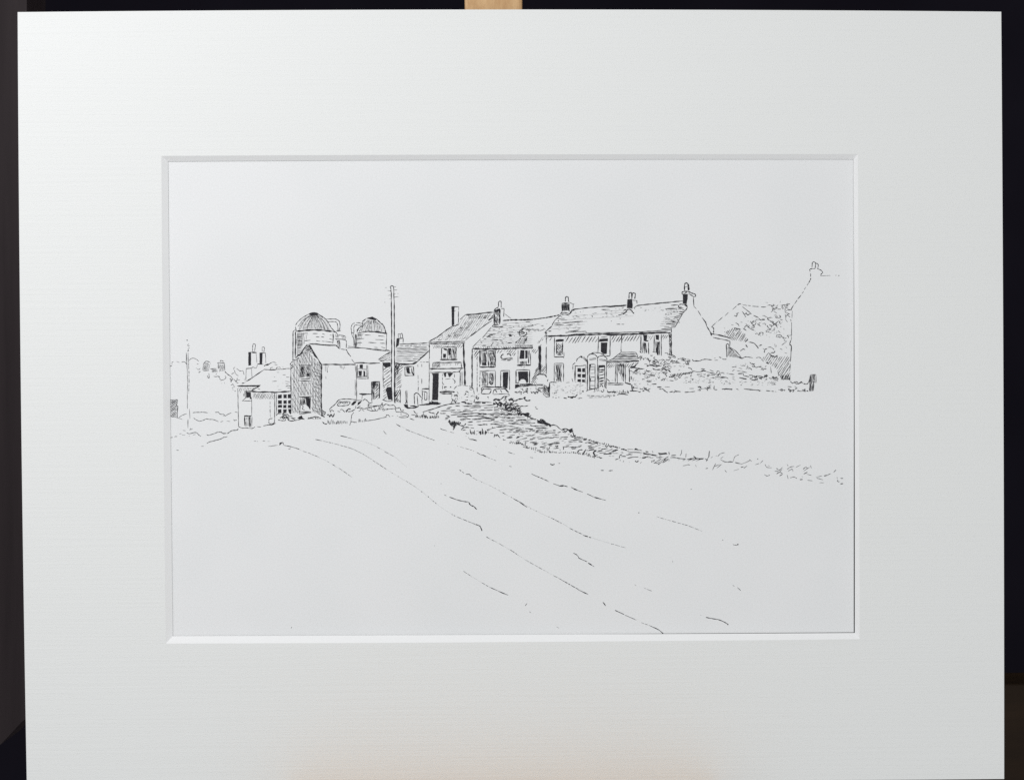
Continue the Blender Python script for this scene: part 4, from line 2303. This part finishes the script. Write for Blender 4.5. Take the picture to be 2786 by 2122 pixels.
def hatch(ink, w, gap, d, poly, holes):
    r = ink.r
    L = math.hypot(*d)
    d = (d[0] / L, d[1] / L)
    nrm = (-d[1], d[0])
    pr = [p[0] * nrm[0] + p[1] * nrm[1] for p in poly]
    o = min(pr) + gap * r.uniform(.2, .6)
    while o < max(pr):
        ts = []
        m = len(poly)
        for i in range(m):
            a, b = poly[i], poly[(i + 1) % m]
            fa, fb = pr[i] - o, pr[(i + 1) % m] - o
            if (fa > 0) != (fb > 0):
                t = fa / (fa - fb)
                x, y = a[0] + t * (b[0] - a[0]), a[1] + t * (b[1] - a[1])
                ts.append(x * d[0] + y * d[1])
        ts.sort()
        for t0, t1 in zip(ts[::2], ts[1::2]):
            ln = t1 - t0
            t0 += r.uniform(-.04, .10) * min(ln, 22)
            t1 -= r.uniform(-.04, .14) * min(ln, 22)
            segs = [(t0, t1)]
            if ln > 26 and r.random() < .5:
                m_ = t0 + (t1 - t0) * r.uniform(.25, .75)
                segs = [(t0, m_ - r.uniform(.4, 2.0)), (m_ + r.uniform(.4, 2.0), t1)]
            for a, b in segs:
                # cut out the holes
                runs, cur = [], None
                k = max(2, int((b - a) / 1.2))
                for i in range(k + 1):
                    t = a + (b - a) * i / k
                    p = (o * nrm[0] + t * d[0], o * nrm[1] + t * d[1])
                    bad = any(h[0] < p[0] < h[2] and h[1] < p[1] < h[3] for h in holes)
                    if bad:
                        if cur:
                            runs.append(cur)
                        cur = None
                    else:
                        cur = (cur[0], p) if cur else (p, p)
                if cur:
                    runs.append(cur)
                for p, q in runs:
                    if math.hypot(q[0] - p[0], q[1] - p[1]) > .8:
                        sk = r.uniform(-.5, .5) * gap * .25
                        ink.ribbon([p, (q[0] + nrm[0] * sk, q[1] + nrm[1] * sk)], w * r.uniform(.75, 1.15))
        o += gap * r.uniform(.75, 1.25)


def draw(text):
    ink = None
    done = []
    X0 = Y0 = 0
    S = 1
    seed = 3

    def pt(s):
        x, y = s.split(',')
        return (X0 + float(x) * S, Y0 + float(y) * S)

    for line in text.strip().splitlines():
        line = line.strip()
        if not line:
            continue
        if line[0] == '@':
            name, label = line[1:].strip().split('|')
            seed += 1
            ink = Ink(seed)
            done.append((name, label, ink))
            continue
        if line[0] == '#':
            X0, Y0, S = TILE[line[1:].strip()]
            continue
        tok = line.split()
        c = tok[0]
        r = ink.r
        if c in 'LC':
            p = [pt(s) for s in tok[2:]]
            if len(p) > 1:
                ink.ribbon(spline(p) if c == 'C' else p, pen(float(tok[1])) * S)
        elif c == 'D':
            p = spline([pt(s) for s in tok[2:]])
            w = pen(float(tok[1])) * S
            run, left, on = [p[0]], r.uniform(5, 15), True
            for a, b in zip(p, p[1:]):
                d = math.hypot(b[0] - a[0], b[1] - a[1])
                k = max(1, int(d / .8))
                for i in range(1, k + 1):
                    q = (a[0] + (b[0] - a[0]) * i / k, a[1] + (b[1] - a[1]) * i / k)
                    run.append(q)
                    left -= d / k
                    if left < 0:
                        if on:
                            ink.ribbon([run[0]] + run[4:-1:4] + [run[-1]], w * r.uniform(.7, 1.15))
                        on = not on
                        run = [q]
                        left = r.uniform(5, 15) if on else r.uniform(1.2, 2.6)
            if on and len(run) > 2:
                ink.ribbon([run[0], run[-1]], w)
        elif c == 'F':
            ink.poly([pt(s) for s in tok[1:]])
        elif c == 'P':
            for s in tok[2:]:
                ink.dot(*pt(s), float(tok[1]) * S)
        elif c == 'H':
            body = line.split('!')
            t = body[0].split()
            holes = []
            for h in body[1:]:
                a = [float(q) for q in h.strip().split(',')]
                holes.append((X0 + a[0] * S, Y0 + a[1] * S, X0 + a[2] * S, Y0 + a[3] * S))
            d = [float(q) for q in t[3].split(',')]
            hatch(ink, pen(float(t[1])) * .9 * S, float(t[2]) * S, d, [pt(s) for s in t[4:]], holes)
        elif c == 'R':
            w, ln, cnt = float(tok[1]) * S, float(tok[2]) * S, int(tok[3])
            d = [float(q) for q in tok[4].split(',')]
            poly = [pt(s) for s in tok[5:]]
            xs, ys = [p[0] for p in poly], [p[1] for p in poly]
            k = 0
            for _ in range(cnt * 20):
                if k >= cnt:
                    break
                p = (r.uniform(min(xs), max(xs)), r.uniform(min(ys), max(ys)))
                if not inside(p, poly):
                    continue
                k += 1
                a = math.atan2(d[1], d[0]) + r.gauss(0, .35 if abs(d[1]) > .2 else .10)
                l = ln * r.uniform(.3, 1.1)
                ink.ribbon([p, (p[0] + l * math.cos(a), p[1] + l * math.sin(a))], w * r.uniform(.6, 1.2))
        elif c == 'S':
            w, rad, cnt = float(tok[1]) * S, float(tok[2]) * S, int(tok[3])
            poly = [pt(s) for s in tok[4:]]
            xs, ys = [p[0] for p in poly], [p[1] for p in poly]
            k = 0
            for _ in range(cnt * 20):
                if k >= cnt:
                    break
                p = (r.uniform(min(xs), max(xs)), r.uniform(min(ys), max(ys)))
                if not inside(p, poly):
                    continue
                k += 1
                a = r.uniform(0, 6.28)
                turn = r.choice((-1, 1)) * r.uniform(.7, 1.5)
                pts = [p]
                for _k in range(r.choice((2, 3, 3, 4))):
                    l = rad * r.uniform(.35, .8)
                    pts.append((pts[-1][0] + l * 1.25 * math.cos(a), pts[-1][1] + l * .75 * math.sin(a)))
                    a += turn
                    if r.random() < .3:
                        turn = -turn
                ink.ribbon(spline(pts), w * r.uniform(.7, 1.2))
        elif c == 'G':
            w, h, gap = float(tok[1]) * S, float(tok[2]) * S, float(tok[3]) * S
            p = [pt(s) for s in tok[4:]]
            for a, b in zip(p, p[1:]):
                d = math.hypot(b[0] - a[0], b[1] - a[1])
                t = 0
                while t < d:
                    x, y = a[0] + (b[0] - a[0]) * t / d, a[1] + (b[1] - a[1]) * t / d
                    hh = h * r.uniform(.4, 1.1)
                    y += r.uniform(-.12, .12) * h
                    ln = r.uniform(-.30, .22) * hh
                    ink.ribbon([(x, y), (x + ln * .4, y - hh * .55), (x + ln, y - hh)], w * r.uniform(.7, 1.25))
                    if r.random() < .3:
                        ink.ribbon([(x, y), (x + gap * .7, y - hh * .5)], w * .8)
                    t += gap * r.uniform(.7, 1.3)
    for name, label, ink in done:
        for f in ink.bm.faces:
            f.normal_update()
            if f.normal.z < 0:
                f.normal_flip()
        pale = name in ('weed_drawing', 'pen_speck_drawing')
        grey = name in ('ivy_house_drawing', 'stone_wall_drawing', 'distant_house_drawing', 'treetop_drawing') or 'faint' in label or 'tall hedge' in label
        o = link(name, ink.bm, M_INKPALE if pale else M_INKGREY if grey else M_INK, sheet)
        o['label'] = label


draw(INK)

# ------------------------------------------------------------------ the easel
easel = empty('easel', PICT @ Matrix.Translation((0, at(1400, 2127).y, -.02)),
              'pale beech easel whose mast shows as a small wooden block above the mount', 'easel')
EY = at(1400, 2127).y
bm = bmesh.new()
z = -.0085
xl, xr = at(1264, 10, z).x, at(1421, 10, z).x
box(bm, xl, xr, -.20, .30, z - .018 + .02, z + .02, .0011, 2)
link('mast', bm, M_WOOD, easel)
bm = bmesh.new()
xl, xr = at(770, 2127).x, at(1960, 2127).x
box(bm, xl, xr, -.021, -.0016, .0125, .044, .0012, 2)
link('ledge', bm, M_WOOD, easel)

# ------------------------------------------------------------------ what stands behind
bm = bmesh.new()
zb = -.62
prism(bm, [at(-3500, 6000, zb), at(6500, 6000, zb), at(6500, -3500, zb), at(-3500, -3500, zb)],
      [p + Vector((0, 0, -.05)) for p in (at(-3500, 6000, zb), at(6500, 6000, zb), at(6500, -3500, zb), at(-3500, -3500, zb))])
w = link('wall', bm, M_WALL)
w.matrix_world = PICT
w['kind'] = 'structure'

zc = -.22
fr = [at(-420, 2500, zc), at(-330, 2240, zc), at(2, 2024, zc), at(60, 1962, zc), at(76, 1950, zc), at(75, 900, zc), at(72, -300, zc), at(-420, -300, zc)]
bm = bmesh.new()
prism(bm, fr, [p + Vector((0, 0, -.025)) for p in fr])
bmesh.ops.recalc_face_normals(bm, faces=bm.faces[:])
p = link('wooden_plank', bm, M_PANEL)
p.matrix_world = PICT
p['label'] = 'dark brown upright plank seen past the left edge of the white mount'
p['category'] = 'plank'

zd = -.30
fr = [at(2500, 2600, zd), at(3300, 2600, zd), at(3300, 1857, zd), at(2500, 1857, zd)]
bm = bmesh.new()
box(bm, fr[0].x, fr[1].x, fr[0].y, fr[2].y, zd - .03, zd, .002, 2)
p = link('wooden_cabinet', bm, M_BROWN)
p.matrix_world = PICT
p['label'] = 'dark brown wooden block in deep shadow behind the lower right corner of the mount'
p['category'] = 'furniture'

# ------------------------------------------------------------------ light


def lamp(name, loc, size, power, col, target=(0, 0, 0), kind='AREA', size_y=None):
    l = bpy.data.lights.new(name, kind)
    l.energy = power
    l.color = col
    if kind == 'AREA':
        l.shape = 'RECTANGLE'
        l.size = size
        l.size_y = size_y or size
    o = bpy.data.objects.new(name, l)
    COL.objects.link(o)
    d = Vector(loc) - Vector(target)
    o.matrix_world = PICT @ (Matrix.Translation(loc) @ d.to_track_quat('Z', 'Y').to_matrix().to_4x4())
    return o


lamp('window_light', (-.31, .29, .35), .14, .98, (1.0, .995, 1.0), (-.10, .05, 0), size_y=.20)
lamp('fill_light', (.22, .12, .95), .30, 1.5, (.99, 1.0, 1.0), (.05, 0, 0))  # unseen fill lamp, added to even out the brightness across the mount

wd = bpy.data.worlds.new('World')
SC.world = wd
wd.use_nodes = True
bg = wd.node_tree.nodes['Background']
bg.inputs['Color'].default_value = (.985, .995, .99, 1)
bg.inputs['Strength'].default_value = .555

SC.view_settings.view_transform = 'Standard'
SC.view_settings.look = 'None'
SC.view_settings.exposure = 0
SC.view_settings.gamma = 1
SC.view_settings.use_curve_mapping = False
SC.render.engine = 'CYCLES'
SC.cycles.use_denoising = False
SC.render.filter_size = 0.85
